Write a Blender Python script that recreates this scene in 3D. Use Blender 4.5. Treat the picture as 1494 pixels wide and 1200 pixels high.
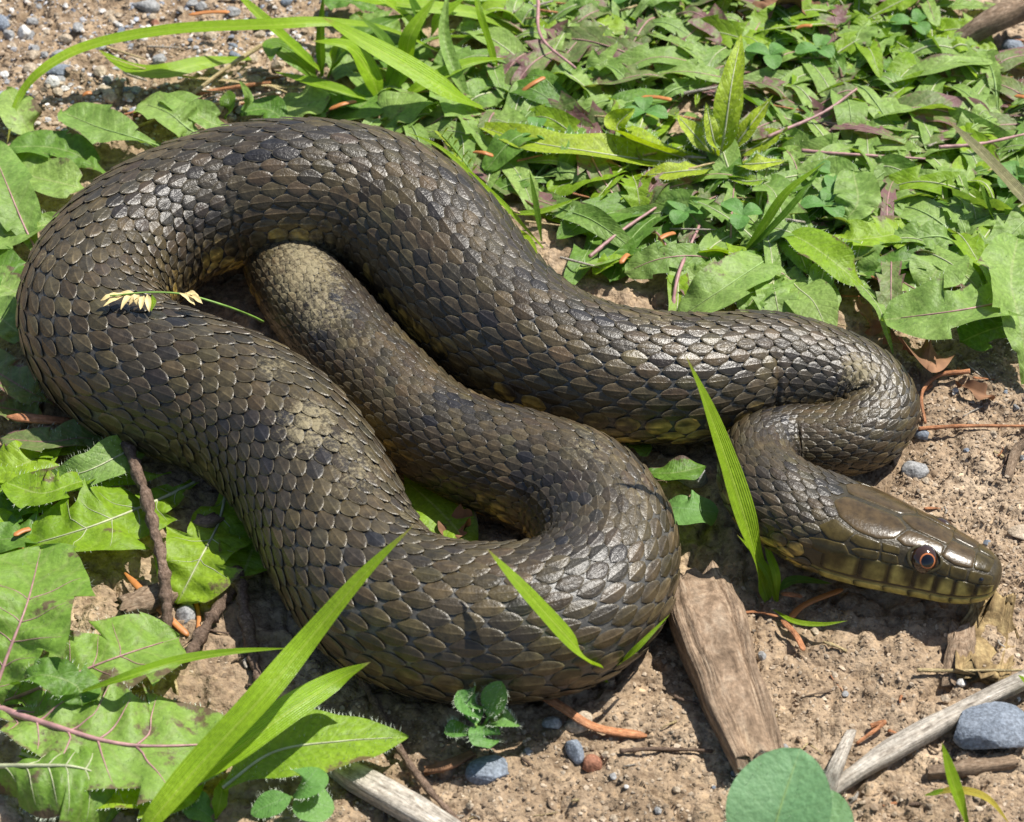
import bpy, math, random
import numpy as np
from mathutils import Vector

for o in list(bpy.data.objects): bpy.data.objects.remove(o)
scene = bpy.context.scene
R = math.radians
CM = 0.01                       # everything below is laid out in centimetres
rng = np.random.default_rng(7)
random.seed(7)

# ------------------------------------------------------------------ camera
PITCH = R(43); DIST = 62.0; VIEW_W = 22.0; PW, PH = 1494.0, 1200.0
FWD = np.array([0, math.cos(PITCH), -math.sin(PITCH)])
UPV = np.array([0, math.sin(PITCH), math.cos(PITCH)])
CAM = -DIST * FWD
cd = bpy.data.cameras.new('camera'); cam = bpy.data.objects.new('camera', cd)
scene.collection.objects.link(cam); scene.camera = cam
cam.location = Vector(CAM) * CM
cam.rotation_euler = (math.pi / 2 - PITCH, 0, 0)
cd.sensor_width = 36; cd.lens = 36 * DIST / VIEW_W
cd.clip_start = 0.01; cd.clip_end = 200
cd.dof.use_dof = True; cd.dof.focus_distance = (DIST - 1.2) * CM; cd.dof.aperture_fstop = 40
scene.render.resolution_x = 1024; scene.render.resolution_y = 822

# ------------------------------------------------------------------ light
SUN_EL, SUN_AZ = R(60), R(31)     # azimuth measured from +x (right) towards +y (away)
sd = np.array([math.cos(SUN_EL) * math.cos(SUN_AZ), math.cos(SUN_EL) * math.sin(SUN_AZ), math.sin(SUN_EL)])
sl = bpy.data.lights.new('sun', 'SUN'); sun = bpy.data.objects.new('sun', sl)
scene.collection.objects.link(sun)
sl.energy = 5.0; sl.angle = R(0.55); sl.color = (1.0, 0.955, 0.88)
sun.rotation_euler = Vector(sd).to_track_quat('Z', 'Y').to_euler()
sun.location = (0.3, 0.3, 1.0)
world = bpy.data.worlds.new('World'); scene.world = world; world.use_nodes = True
wn = world.node_tree; wn.nodes.clear()
sky = wn.nodes.new('ShaderNodeTexSky'); sky.sky_type = 'NISHITA'; sky.sun_disc = False
sky.sun_elevation = SUN_EL; sky.sun_rotation = math.pi / 2 - SUN_AZ
bg = wn.nodes.new('ShaderNodeBackground'); bg.inputs['Strength'].default_value = 0.085
wo = wn.nodes.new('ShaderNodeOutputWorld')
wn.links.new(sky.outputs[0], bg.inputs[0]); wn.links.new(bg.outputs[0], wo.inputs[0])
scene.view_settings.view_transform = 'Standard'; scene.view_settings.look = 'None'
scene.view_settings.exposure = 0.50; scene.view_settings.gamma = 1.0
scene.view_settings.use_curve_mapping = False
scene.render.engine = 'CYCLES'

# ------------------------------------------------------------------ helpers
def at(px, py, z=0.0):
    """pixel of the 1494x1200 photograph -> point (cm) on the level z"""
    k = VIEW_W / PW / DIST
    d = FWD + np.array([1, 0, 0]) * (px - PW / 2) * k + UPV * (PH / 2 - py) * k
    return CAM + d * ((z - CAM[2]) / d[2])
def cmpp(p):                       # centimetres per pixel at a point
    return VIEW_W / PW * (np.dot(np.asarray(p) - CAM, FWD) / DIST)
def to_px(P):
    P = np.asarray(P, float); d = P - CAM; f = d @ FWD; k = VIEW_W / PW / DIST
    return np.stack([PW / 2 + d[..., 0] / f / k, PH / 2 - (d @ UPV) / f / k], -1)

_T = np.random.default_rng(3).random(65536)
def _h(ix, iy, iz): return _T[(ix * 73856093 ^ iy * 19349663 ^ iz * 83492791) & 65535]
def vnoise(x, y, z=0.0):
    x, y, z = np.broadcast_arrays(np.asarray(x, float), np.asarray(y, float), np.asarray(z, float))
    ix, iy, iz = (np.floor(a).astype(np.int64) for a in (x, y, z))
    fx, fy, fz = x - ix, y - iy, z - iz
    fx, fy, fz = (a * a * (3 - 2 * a) for a in (fx, fy, fz))
    r = 0
    for a in (0, 1):
        for b in (0, 1):
            for c in (0, 1):
                r = r + _h(ix + a, iy + b, iz + c) * (fx if a else 1 - fx) * (fy if b else 1 - fy) * (fz if c else 1 - fz)
    return r
def fbm(x, y, z=0.0, o=4):
    r = 0; w = 0; a = 1.0
    for i in range(o):
        r = r + a * vnoise(x * 2 ** i + 17.3 * i, y * 2 ** i - 9.1 * i, np.asarray(z) * 2 ** i); w += a; a *= .5
    return r / w
def sm(a, b, x):
    t = np.clip((x - a) / (b - a), 0, 1); return t * t * (3 - 2 * t)
def nrm(v): 
    v = np.asarray(v, float); return v / np.maximum(np.linalg.norm(v, axis=-1, keepdims=True), 1e-9)

def empty(name, loc, label=None, cat=None, group=None):
    o = bpy.data.objects.new(name, None); scene.collection.objects.link(o)
    o.location = Vector(loc) * CM; o.empty_display_size = 0.01
    return tag(o, label, cat, group)
def tag(o, label=None, cat=None, group=None, kind=None):
    if label: o['label'] = label
    if cat: o['category'] = cat
    if group: o['group'] = group
    if kind: o['kind'] = kind
    return o
def mk(name, V, F, mat, parent=None, org=None, smooth=True, uv=None, col=None, extra=None):
    """V world cm; parent: its root's location is subtracted; org: origin of a top-level mesh"""
    V = np.asarray(V, float)
    if parent is not None:
        root = parent
        while root.parent: root = root.parent
        o3 = np.array(root.location) / CM
    else: o3 = np.zeros(3) if org is None else np.asarray(org, float)
    me = bpy.data.meshes.new(name)
    L = (V - o3) * CM
    if isinstance(F, np.ndarray):
        n = F.shape[1]; nf = F.shape[0]
        me.vertices.add(len(L)); me.vertices.foreach_set('co', L.ravel())
        me.loops.add(nf * n); me.loops.foreach_set('vertex_index', F.ravel().astype(np.int32))
        me.polygons.add(nf); me.polygons.foreach_set('loop_start', np.arange(0, nf * n, n, dtype=np.int32))
        me.update(calc_edges=True)
    else:
        me.from_pydata([tuple(v) for v in L], [], F)
    me.polygons.foreach_set('use_smooth', np.full(len(me.polygons), smooth))
    if uv is not None:
        lay = me.uv_layers.new(name='UVMap')
        li = np.empty(len(me.loops), np.int32); me.loops.foreach_get('vertex_index', li)
        lay.data.foreach_set('uv', np.asarray(uv, float)[li].ravel())
    if col is not None:
        at_ = me.attributes.new('Col', 'FLOAT_COLOR', 'POINT')
        c = np.ones((len(V), 4)); c[:, :3] = col
        at_.data.foreach_set('color', c.ravel())
    for k, v in (extra or {}).items():
        a_ = me.attributes.new(k, 'FLOAT', 'POINT'); a_.data.foreach_set('value', np.asarray(v, float))
    me.materials.append(mat)
    o = bpy.data.objects.new(name, me); scene.collection.objects.link(o)
    if parent is not None: o.parent = parent
    else: o.location = Vector(o3) * CM
    return o
def gridF(n, m, wrap=False, off=0):
    i, j = np.meshgrid(np.arange(n - 1), np.arange(m if wrap else m - 1), indexing='ij')
    j2 = (j + 1) % m
    return off + np.stack([i * m + j, i * m + j2, (i + 1) * m + j2, (i + 1) * m + j], -1).reshape(-1, 4)
def crv(pts, n):
    """Catmull-Rom through rows of pts"""
    P = np.asarray(pts, float); P = np.vstack([2 * P[0] - P[1], P, 2 * P[-1] - P[-2]])
    u = np.linspace(0, len(P) - 3 - 1e-6, n); i = u.astype(int); f = (u - i)[:, None]
    a, b, c, d = P[i], P[i + 1], P[i + 2], P[i + 3]
    return .5 * (2 * b + (c - a) * f + (2 * a - 5 * b + 4 * c - d) * f ** 2 + (3 * b - a - 3 * c + d) * f ** 3)
ICO = {}
def ico(s):
    if s not in ICO:
        import bmesh
        bm = bmesh.new(); bmesh.ops.create_icosphere(bm, subdivisions=s, radius=1)
        ICO[s] = (np.array([v.co[:] for v in bm.verts]), np.array([[v.index for v in f.verts] for f in bm.faces])); bm.free()
    return ICO[s]

# ------------------------------------------------------------------ materials
class NT:
    def __init__(s, name):
        s.m = bpy.data.materials.new(name); s.m.use_nodes = True; s.t = s.m.node_tree; s.t.nodes.clear()
        s.out = s.n('OutputMaterial'); s.p = s.n('BsdfPrincipled'); s.l(s.p, 0, s.out, 0)
    def n(s, t, **kw):
        x = s.t.nodes.new('ShaderNode' + t)
        for k, v in kw.items(): setattr(x, k, v)
        return x
    def l(s, a, ao, b, bi): s.t.links.new(a.outputs[ao], b.inputs[bi])
    def noise(s, sc, det=4, rough=.55, vec=None, dist=0):
        x = s.n('TexNoise'); x.inputs['Scale'].default_value = sc; x.inputs['Detail'].default_value = det
        x.inputs['Roughness'].default_value = rough; x.inputs['Distortion'].default_value = dist
        if vec: s.t.links.new(vec, x.inputs['Vector'])
        return x
    def ramp(s, src, stops):
        x = s.n('ValToRGB'); e = x.color_ramp.elements
        while len(e) < len(stops): e.new(.5)
        for q, (p, c) in zip(e, stops):
            q.position = p; q.color = (*c, 1) if not np.isscalar(c) else (c, c, c, 1)
        s.t.links.new(src, x.inputs[0]); return x
    def mix(s, fac, a, b, blend='MIX'):
        x = s.n('Mix', data_type='RGBA', blend_type=blend)
        for v, i in ((fac, 0), (a, 6), (b, 7)):
            if hasattr(v, 'is_linked'): s.t.links.new(v, x.inputs[i])
            elif np.isscalar(v): x.inputs[i].default_value = v
            else: x.inputs[i].default_value = (*v, 1)
        return x.outputs[2]
    def math(s, op, a, b=0.0, clamp=False):
        x = s.n('Math', operation=op, use_clamp=clamp)
        for i, v in enumerate((a, b)):
            if hasattr(v, 'is_linked'): s.t.links.new(v, x.inputs[i])
            else: x.inputs[i].default_value = v
        return x.outputs[0]
    def bump(s, h, strength=.5, dist=.0005):
        b = s.n('Bump'); b.inputs['Strength'].default_value = strength; b.inputs['Distance'].default_value = dist
        s.t.links.new(h, b.inputs['Height']); s.l(b, 0, s.p, 'Normal'); return b
    def base(s, c): s.t.links.new(c, s.p.inputs['Base Color'])
    def set(s, **kw):
        for k, v in kw.items(): s.p.inputs[k.replace('_', ' ')].default_value = v

def mat_soil():
    t = NT('soil'); tc = t.n('TexCoord'); g = tc.outputs['Object']
    n1 = t.noise(28, 6, .6, g); n2 = t.noise(420, 5, .7, g); n3 = t.noise(1600, 2, .6, g)
    a = t.ramp(n1.outputs[0], [(.3, (.20, .147, .097)), (.5, (.33, .25, .172)), (.72, (.45, .36, .262))])
    b = t.ramp(n2.outputs[0], [(.30, (.42, .37, .33)), (.5, (1, 1, 1)), (.72, (1.4, 1.36, 1.3))])
    c = t.mix(1.0, a.outputs[0], b.outputs[0], 'MULTIPLY')
    v = t.n('TexVoronoi'); v.inputs['Scale'].default_value = 900; t.t.links.new(g, v.inputs['Vector'])
    gr = t.ramp(v.outputs['Color'], [(.0, (.6, .55, .5)), (.55, (1, .98, .95)), (.9, (1.15, 1.1, 1.0)), (1, (2.0, 1.95, 1.85))])
    c = t.mix(.8, c, gr.outputs[0], 'MULTIPLY'); t.base(c)
    h = t.math('ADD', n2.outputs[0], t.math('MULTIPLY', n3.outputs[0], .5))
    h = t.math('SUBTRACT', h, t.math('MULTIPLY', v.outputs['Distance'], .6))
    t.bump(h, .9, .0007); t.set(Roughness=.95, Specular_IOR_Level=.2); return t.m
def mat_attr(name, rough=.9, spec=.3, nscale=300, bumpd=.0004, var=.5):
    t = NT(name); at_ = t.n('Attribute', attribute_name='Col'); tc = t.n('TexCoord')
    n = t.noise(nscale, 5, .65, tc.outputs['Object'])
    r = t.ramp(n.outputs[0], [(.25, 1 - var), (.75, 1 + var * .7)])
    t.base(t.mix(1.0, at_.outputs[0], r.outputs[0], 'MULTIPLY')); t.bump(n.outputs[0], .6, bumpd)
    t.set(Roughness=rough, Specular_IOR_Level=spec); return t.m
def mat_rock(name, c1, c2, sc=220, rough=.8):
    t = NT(name); tc = t.n('TexCoord'); n = t.noise(sc, 6, .65, tc.outputs['Object']); n2 = t.noise(sc * 7, 3, .6, tc.outputs['Object'])
    r = t.ramp(n.outputs[0], [(.3, c1), (.7, c2)]); sp = t.ramp(n2.outputs[0], [(.35, .6), (.55, 1.0), (.75, 1.5)])
    t.base(t.mix(1.0, r.outputs[0], sp.outputs[0], 'MULTIPLY')); t.bump(n2.outputs[0], .6, .0004)
    t.set(Roughness=rough, Specular_IOR_Level=.35); return t.m
def mat_wood(name, c1, c2, c3, along=25, across=420, rough=.9):
    """grain runs along the V of the UV map"""
    t = NT(name); uv = t.n('UVMap'); mp = t.n('Mapping'); mp.inputs['Scale'].default_value = (across, along, 1); t.l(uv, 0, mp, 0)
    n = t.noise(1.0, 5, .65, mp.outputs[0], .4); tc = t.n('TexCoord'); n2 = t.noise(160, 4, .6, tc.outputs['Object'])
    n3 = t.noise(1100, 3, .6, tc.outputs['Object'])
    a = t.ramp(n.outputs[0], [(.28, c1), (.5, c2), (.72, c3)])
    b = t.ramp(n2.outputs[0], [(.3, .72), (.7, 1.2)]); d = t.ramp(n3.outputs[0], [(.3, .7), (.7, 1.25)])
    c = t.mix(1.0, a.outputs[0], b.outputs[0], 'MULTIPLY'); c = t.mix(1.0, c, d.outputs[0], 'MULTIPLY'); t.base(c)
    t.bump(t.math('ADD', n.outputs[0], t.math('MULTIPLY', n3.outputs[0], .3)), .8, .0006)
    t.set(Roughness=rough, Specular_IOR_Level=.25); return t.m
def mat_leaf(name, c1, c2, vein=(.30, .38, .16), purple=0.0, veins=9.0, par=False, trans=.30, rough=.52, speck=.5, midw=.03, pcol=(.12, .03, .06)):
    t = NT(name); uv = t.n('UVMap'); sx = t.n('SeparateXYZ'); t.l(uv, 0, sx, 0)
    tc = t.n('TexCoord'); g = tc.outputs['Object']; oi = t.n('ObjectInfo')
    n1 = t.noise(90, 4, .6, g); n2 = t.noise(900, 3, .6, g); n5 = t.noise(230, 3, .6, g)
    u = t.math('ABSOLUTE', t.math('SUBTRACT', sx.outputs[0], .5))
    f = t.math('ADD', t.math('MULTIPLY', n1.outputs[0], .7), t.math('MULTIPLY', oi.outputs['Random'], .3))
    col = t.mix(t.math('MULTIPLY', t.math('SUBTRACT', f, .22), 1.8, True), c1, c2)
    if par:
        w = t.math('SINE', t.math('MULTIPLY', sx.outputs[0], 70.0)); vm = t.math('MULTIPLY', t.math('ADD', w, 1.0), .12)
    else:
        w = t.math('ADD', t.math('MULTIPLY', sx.outputs[1], veins * 6.28), t.math('MULTIPLY', u, -12.0))
        w = t.math('ADD', w, t.math('MULTIPLY', n1.outputs[0], 5.0))
        vm = t.math('MULTIPLY', t.math('POWER', t.math('ABSOLUTE', t.math('SINE', w)), 14.0), .16)
    col = t.mix(vm, col, vein)
    if par:
        mp = t.n('Mapping'); mp.inputs['Scale'].default_value = (22, 5, 1); t.l(uv, 0, mp, 0); st = t.noise(1.0, 4, .6, mp.outputs[0])
        sr = t.ramp(st.outputs[0], [(.3, .72), (.7, 1.2)]); col = t.mix(1.0, col, sr.outputs[0], 'MULTIPLY')
        tip = t.n('MapRange'); tip.inputs[1].default_value = .93; tip.inputs[2].default_value = 1.0
        t.t.links.new(t.math('ADD', sx.outputs[1], t.math('MULTIPLY', t.math('SUBTRACT', oi.outputs['Random'], .6), .06)), tip.inputs[0]); col = t.mix(t.math('MULTIPLY', tip.outputs[0], .7), col, (.42, .30, .12))
    mid = t.n('MapRange'); mid.inputs[1].default_value = midw; mid.inputs[2].default_value = midw * .4
    t.t.links.new(u, mid.inputs[0]); col = t.mix(t.math('MULTIPLY', mid.outputs[0], .8), col, vein)
    sp = t.ramp(n2.outputs[0], [(.3, 1 - speck * .55), (.6, 1.0), (.8, 1 + speck * .5)])
    col = t.mix(1.0, col, sp.outputs[0], 'MULTIPLY')
    if purple > 0:
        n4 = t.noise(85, 6, .7, g)
        edge = t.math('MULTIPLY', t.math('SUBTRACT', u, .38), 3.0, True)
        pm = t.math('ADD', n4.outputs[0], t.math('MULTIPLY', edge, .25))
        pr = t.ramp(pm, [(.67 - purple * .2, 0.0), (.73 - purple * .2, 1.0)])
        col = t.mix(t.math('MULTIPLY', pr.outputs[0], .75), col, pcol)
    t.base(col)
    h = t.math('ADD', t.math('MULTIPLY', n2.outputs[0], .5), t.math('MULTIPLY', vm, -.5 if not par else -1.5))
    h = t.math('ADD', h, n5.outputs[0]); b = t.bump(h, .6, .0007); t.set(Roughness=rough, Specular_IOR_Level=.38)
    tr = t.n('BsdfTranslucent'); t.t.links.new(t.mix(1.0, col, (1.6, 1.6, .5), 'MULTIPLY'), tr.inputs[0]); t.l(b, 0, tr, 'Normal')
    ms = t.n('MixShader'); ms.inputs[0].default_value = trans
    t.l(t.p, 0, ms, 1); t.l(tr, 0, ms, 2); t.l(ms, 0, t.out, 0); return t.m
def mat_plain(name, c, rough=.5, spec=.5, var=.25, sc=300, trans=0):
    t = NT(name); tc = t.n('TexCoord'); n = t.noise(sc, 4, .6, tc.outputs['Object'])
    r = t.ramp(n.outputs[0], [(.3, 1 - var), (.7, 1 + var)]); col = t.mix(1.0, c, r.outputs[0], 'MULTIPLY'); t.base(col)
    t.bump(n.outputs[0], .4, .0003); t.set(Roughness=rough, Specular_IOR_Level=spec); return t.m
def mat_snake(name, head=False):
    t = NT(name); a = t.n('Attribute', attribute_name='Col'); d = t.n('Attribute', attribute_name='Dust')
    tc = t.n('TexCoord'); g = tc.outputs['Object']
    n1 = t.noise(500, 4, .6, g); n2 = t.noise(1500, 3, .65, g); n3 = t.noise(160, 5, .7, g); n4 = t.noise(900, 4, .8, g); n6 = t.noise(45, 3, .6, g)
    r = t.ramp(n1.outputs[0], [(.3, .55), (.7, 1.38)])
    col = t.mix(1.0, a.outputs[0], r.outputs[0], 'MULTIPLY')
    dm = t.math('ADD', t.math('MULTIPLY', d.outputs['Fac'], .36), t.math('ADD', t.math('MULTIPLY', n3.outputs[0], .22), t.math('MULTIPLY', n4.outputs[0], .62)))
    dr = t.ramp(dm, [(.60, 0.0), (.72, 1.0)])
    dust = t.math('MULTIPLY', dr.outputs[0], .62)
    col = t.mix(dust, col, (.34, .285, .16)); t.base(col)
    t.bump(t.math('ADD', n2.outputs[0], t.math('MULTIPLY', n1.outputs[0], .6)), .5 if not head else .2, .0003)
    rr = t.math('ADD', .25 if not head else .16, t.math('MULTIPLY', dust, .5)); rr = t.math('ADD', rr, t.math('MULTIPLY', n6.outputs[0], .20))
    t.t.links.new(rr, t.p.inputs['Roughness']); t.set(Specular_IOR_Level=.5 if not head else .36)
    return t.m

M = {}
M['soil'] = mat_soil()
M['grit'] = mat_attr('grit', .9, .3, 500)
M['litter'] = mat_attr('litter', .85, .3, 250)
M['snake'] = mat_snake('snake_scales'); M['shield'] = mat_snake('snake_head', True)
M['rock_blue'] = mat_rock('rock_blue', (.14, .165, .20), (.27, .305, .355))
M['rock_grey'] = mat_rock('rock_grey', (.20, .20, .20), (.42, .42, .41))
M['rock_tan'] = mat_rock('rock_tan', (.32, .25, .17), (.54, .45, .34))
M['rock_white'] = mat_rock('rock_white', (.50, .48, .44), (.75, .73, .70))
M['rock_rust'] = mat_rock('rock_rust', (.22, .09, .05), (.38, .18, .11))
M['wood_chip'] = mat_wood('wood_chip', (.10, .065, .04), (.27, .19, .125), (.40, .31, .22), 10, 60)
M['wood_pale'] = mat_wood('wood_pale', (.16, .13, .10), (.46, .41, .34), (.66, .61, .53), 8, 50)
M['twig'] = mat_wood('twig', (.06, .04, .03), (.17, .115, .08), (.30, .22, .17), 60, 14)
M['bark_yellow'] = mat_wood('bark_yellow', (.10, .065, .03), (.27, .19, .09), (.46, .35, .17), 5, 40)
M['needle'] = mat_wood('needle', (.26, .10, .04), (.46, .20, .09), (.58, .30, .16), 8, 14, .5)
M['straw'] = mat_wood('straw', (.30, .22, .10), (.50, .39, .20), (.66, .55, .33), 10, 14, .6)
M['orange'] = mat_plain('orange_needle', (.44, .17, .045), .5)
M['dead_leaf'] = mat_plain('dead_leaf', (.22, .115, .06), .8, .3, .5, 150)
M['leaf_mat'] = mat_leaf('leaf_mat', (.16, .29, .055), (.32, .46, .115), (.36, .45, .16), .12, 7, speck=.6)
M['leaf_dark'] = mat_leaf('leaf_dark', (.08, .19, .02), (.16, .30, .04), (.24, .34, .10), .14, 7, speck=.6)
M['leaf_purple'] = mat_leaf('leaf_purple', (.14, .20, .06), (.24, .31, .10), (.38, .20, .18), .68, 6, speck=.6, pcol=(.22, .07, .12))
M['leaf_front'] = mat_leaf('leaf_front', (.17, .31, .012), (.30, .45, .025), (.36, .46, .12), .22, 8, speck=.5)
M['leaf_big'] = mat_leaf('leaf_big', (.14, .275, .026), (.255, .405, .075), (.36, .34, .19), .42, 5, speck=.5, midw=.012)
M['leaf_bright'] = mat_leaf('leaf_bright', (.26, .38, .015), (.42, .52, .035), (.52, .56, .18), .0, 8, speck=.7)
M['leaf_glauc'] = mat_leaf('leaf_glauc', (.17, .34, .165), (.215, .385, .195), (.22, .38, .18), .0, 4, speck=.25, rough=.55)
M['clover'] = mat_leaf('clover', (.10, .26, .05), (.18, .34, .09), (.2, .35, .13), .0, 8, speck=.3)
M['grass'] = mat_leaf('grass', (.19, .36, .010), (.31, .49, .022), (.38, .52, .07), .0, par=True, rough=.36, speck=.2, trans=.35, midw=.05)
M['grass_dark'] = mat_leaf('grass_dark', (.085, .20, .015), (.165, .30, .03), (.25, .37, .08), .0, par=True, rough=.36, speck=.2, trans=.35)
M['grass_dry'] = mat_leaf('grass_dry', (.10, .14, .06), (.30, .26, .13), (.48, .42, .26), .3, par=True, rough=.6, speck=.5, pcol=(.28, .17, .06))
M['grass_yellow'] = mat_leaf('grass_yellow', (.40, .33, .03), (.52, .42, .06), (.5, .5, .1), .0, par=True, rough=.5, speck=.2)
M['rib_pink'] = mat_plain('rib_pink', (.36, .20, .19), .5, .5, .35, 400)
M['rib_pale'] = mat_plain('rib_pale', (.40, .42, .25), .5, .5, .3, 400)
M['rib_green'] = mat_plain('rib_green', (.22, .33, .10), .5, .5, .3, 400)
M['hair'] = mat_plain('leaf_hair', (.55, .62, .48), .4, .5, .1)
M['stem_red'] = mat_plain('stem_red', (.34, .10, .06), .5, .5, .3)
M['stem_tan'] = mat_plain('stem_tan', (.40, .27, .15), .6, .5, .3)
M['stem_green'] = mat_plain('stem_green', (.18, .32, .05), .5, .5, .3)
M['floret'] = mat_plain('floret', (.66, .52, .24), .6, .4, .3)
t = NT('eye_ball'); t.set(Base_Color=(.035, .016, .008, 1), Roughness=.08, Specular_IOR_Level=.6, Coat_Weight=.5, Coat_Roughness=.03); M['eye'] = t.m
t = NT('iris'); t.set(Base_Color=(.46, .15, .05, 1), Roughness=.15); M['iris'] = t.m
t = NT('pupil'); t.set(Base_Color=(.004, .004, .006, 1), Roughness=.05, Coat_Weight=.5); M['pupil'] = t.m

# ------------------------------------------------------------------ ground: one sheet, fine in view, reaching metres out
def gh(x, y):
    h = .55 * (fbm(x * .16 + 3, y * .16, 1.5, 3) - .5)
    c = fbm(x * .9, y * .9, 4.2, 4); h = h + .26 * (c - .5)
    f = vnoise(x * 3.1 + 40, y * 3.1, 8.0); h = h + .10 * (sm(.45, .8, f) - .35)
    h = h + .05 * (vnoise(x * 8, y * 8, 2.0) - .5)
    cr = np.abs(fbm(x * .55 + 9, y * .55 + 5, 3.3, 3) - .5); h = h - .14 * (1 - sm(0, .02, cr))
    c2 = np.abs(fbm(x * 1.3 + 2, y * 1.3 + 7, 6.3, 3) - .5); h = h - .07 * (1 - sm(0, .035, c2)); h = h + .09 * sm(.42, .60, fbm(x * 1.9, y * 1.9 + 3, 9.1, 3))
    return h - .10
def axis(lo, hi, st, far):
    a = np.arange(lo, hi, st); k = [st]; v = hi; w = lo; up = []; dn = []
    s = st
    while v < far:
        s *= 1.25; v += s; w -= s; up.append(v); dn.append(w)
    return np.concatenate([dn[::-1], a, up])
gx = axis(-14.5, 14.5, .062, 600); gy = axis(-15, 22, .066, 600)
X, Y = np.meshgrid(gx, gy); Z = gh(X, Y)
ground = mk('ground', np.stack([X, Y, Z], -1).reshape(-1, 3), gridF(len(gy), len(gx)), M['soil'])
tag(ground, 'bare sandy brown soil under the snake and plants', 'ground', kind='structure')

# ------------------------------------------------------------------ the snake
# (px, py, radius px, lift cm) from behind the head to the tail
HEADP = [(1461, 843, .84), (1400, 828, .88), (1330, 805, .93), (1255, 779, .98), (1190, 755, 1.02), (1140, 728, 1.06)]
BODYP = [(1108, 692, 56, .20), (1112, 658, 54, .10), (1150, 643, 52, .0), (1205, 642, 53, 0), (1253, 630, 56, 0), (1281, 600, 58, 0),
         (1258, 567, 64, 0), (1205, 547, 72, 0), (1120, 536, 83, 0), (1010, 549, 93, 0), (900, 543, 97, 0), (810, 516, 99, 0),
         (735, 468, 101, 0), (680, 412, 104, .0), (632, 352, 106, .1), (570, 303, 104, .3), (500, 277, 101, .5), (410, 273, 101, .5),
         (320, 289, 101, .3), (225, 330, 102, .1), (155, 395, 105, 0), (138, 468, 106, 0), (190, 529, 107, 0), (270, 562, 108, 0),
         (345, 592, 108, 0), (415, 645, 109, 0), (468, 725, 109, 0), (508, 805, 109, 0), (565, 872, 112, 0), (650, 901, 114, 0),
         (745, 905, 114, 0), (830, 886, 110, 0), (880, 838, 103, 0), (884, 775, 97, 0), (840, 715, 91, 0), (765, 681, 83, 0),
         (690, 655, 77, 0), (625, 620, 74, 0), (565, 565, 72, 0), (512, 508, 70, 0), (465, 450, 67, 0), (425, 398, 60, 0),
         (398, 352, 47, 0), (402, 312, 34, 0), (440, 288, 24, 0), (500, 292, 14, 0), (550, 312, 5, 0)]
pts = []
for px, py, z in HEADP:
    p = at(px, py, z); pts.append([*p, .9])
for px, py, r, lift in BODYP:
    rc = r * VIEW_W / PW
    for _ in range(4):
        z = rc * .90 + lift; p = at(px, py, z); rc = r * cmpp(p)
    pts.append([*p, rc])
CL = crv(pts, 6000)
seg = np.linalg.norm(np.diff(CL[:, :3], axis=0), axis=1); S0 = np.concatenate([[0], np.cumsum(seg)]); SL = S0[-1]
ST = np.linspace(0, SL, 5000)
C3 = np.stack([np.interp(ST, S0, CL[:, i]) for i in range(3)], -1); RC = np.interp(ST, S0, CL[:, 3])
for _ in range(30):
    C3[1:-1] = (C3[:-2] + 2 * C3[1:-1] + C3[2:]) / 4
TT = nrm(np.gradient(C3, axis=0)); NN = nrm(np.cross(TT, [0, 0, 1.0]))
for _ in range(60): NN[1:-1] = nrm((NN[:-2] + NN[2:]) / 2)
UU = nrm(np.cross(NN, TT))
roll_h = (R(14) * (1 - sm(3.8, 7.5, ST)))[:, None]
NN, UU = NN * np.cos(roll_h) - UU * np.sin(roll_h), UU * np.cos(roll_h) + NN * np.sin(roll_h)
KAP = np.sum(np.gradient(TT, ST, axis=0) * NN, -1)      # bend towards +N
# head: distance from snout, half width, height above / below the axis
HT = np.array([(0, .02, .02, .02), (.02, .22, .14, .17), (.07, .37, .25, .32), (.16, .48, .33, .43), (.32, .57, .40, .53), (.6, .66, .48, .61),
               (1.0, .745, .56, .67), (1.35, .79, .62, .71), (1.7, .87, .67, .74), (2.1, .97, .70, .76), (2.6, 1.10, .73, .78), (3.2, 1.20, .76, .79),
               (3.8, 1.20, .80, .79), (4.5, 1.08, .82, .78), (5.3, .95, .82, .74), (6.5, .86, .82, .74)])
bl = sm(4.6, 6.4, ST)
AW = np.interp(ST, HT[:, 0], HT[:, 1]) * (1 - bl) + RC * 1.03 * bl
BT = np.interp(ST, HT[:, 0], HT[:, 2]) * (1 - bl) + RC * .93 * bl
BB = np.interp(ST, HT[:, 0], HT[:, 3]) * (1 - bl) + RC * .90 * bl
EX = 2.0 + .55 * sm(.1, .9, ST) * (1 - sm(2.6, 4.6, ST))
def surf(s, th):
    """s arc length from the snout, th degrees from the top"""
    s = np.asarray(s, float); a = np.radians(th); s, a = np.broadcast_arrays(s, a)
    ii = lambda A: np.interp(s, ST, A)
    C = np.stack([ii(C3[:, i]) for i in range(3)], -1); N = np.stack([ii(NN[:, i]) for i in range(3)], -1); U = np.stack([ii(UU[:, i]) for i in range(3)], -1)
    sn, cs = np.sin(a), np.cos(a); e = 2 / ii(EX)
    x = np.sign(sn) * np.abs(sn) ** e * ii(AW); y = np.where(cs > 0, np.abs(cs) ** e * ii(BT), -np.abs(cs) ** (e * .66) * ii(BB))
    return C + N * x[..., None] + U * y[..., None]
def surfn(s, th):
    s = np.asarray(s, float); th = np.asarray(th, float); s, th = np.broadcast_arrays(s, th)
    e = .03
    ds = surf(s + e, th) - surf(np.maximum(s - e, 0), th); dt = surf(s, th + 1.5) - surf(s, th - 1.5)
    n = nrm(np.cross(dt, ds)); 
    C = np.stack([np.interp(s, ST, C3[:, i]) for i in range(3)], -1)
    flip = np.sum(n * (surf(s, th) - C), -1) < 0
    return np.where(flip[..., None], -n, n)
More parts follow.
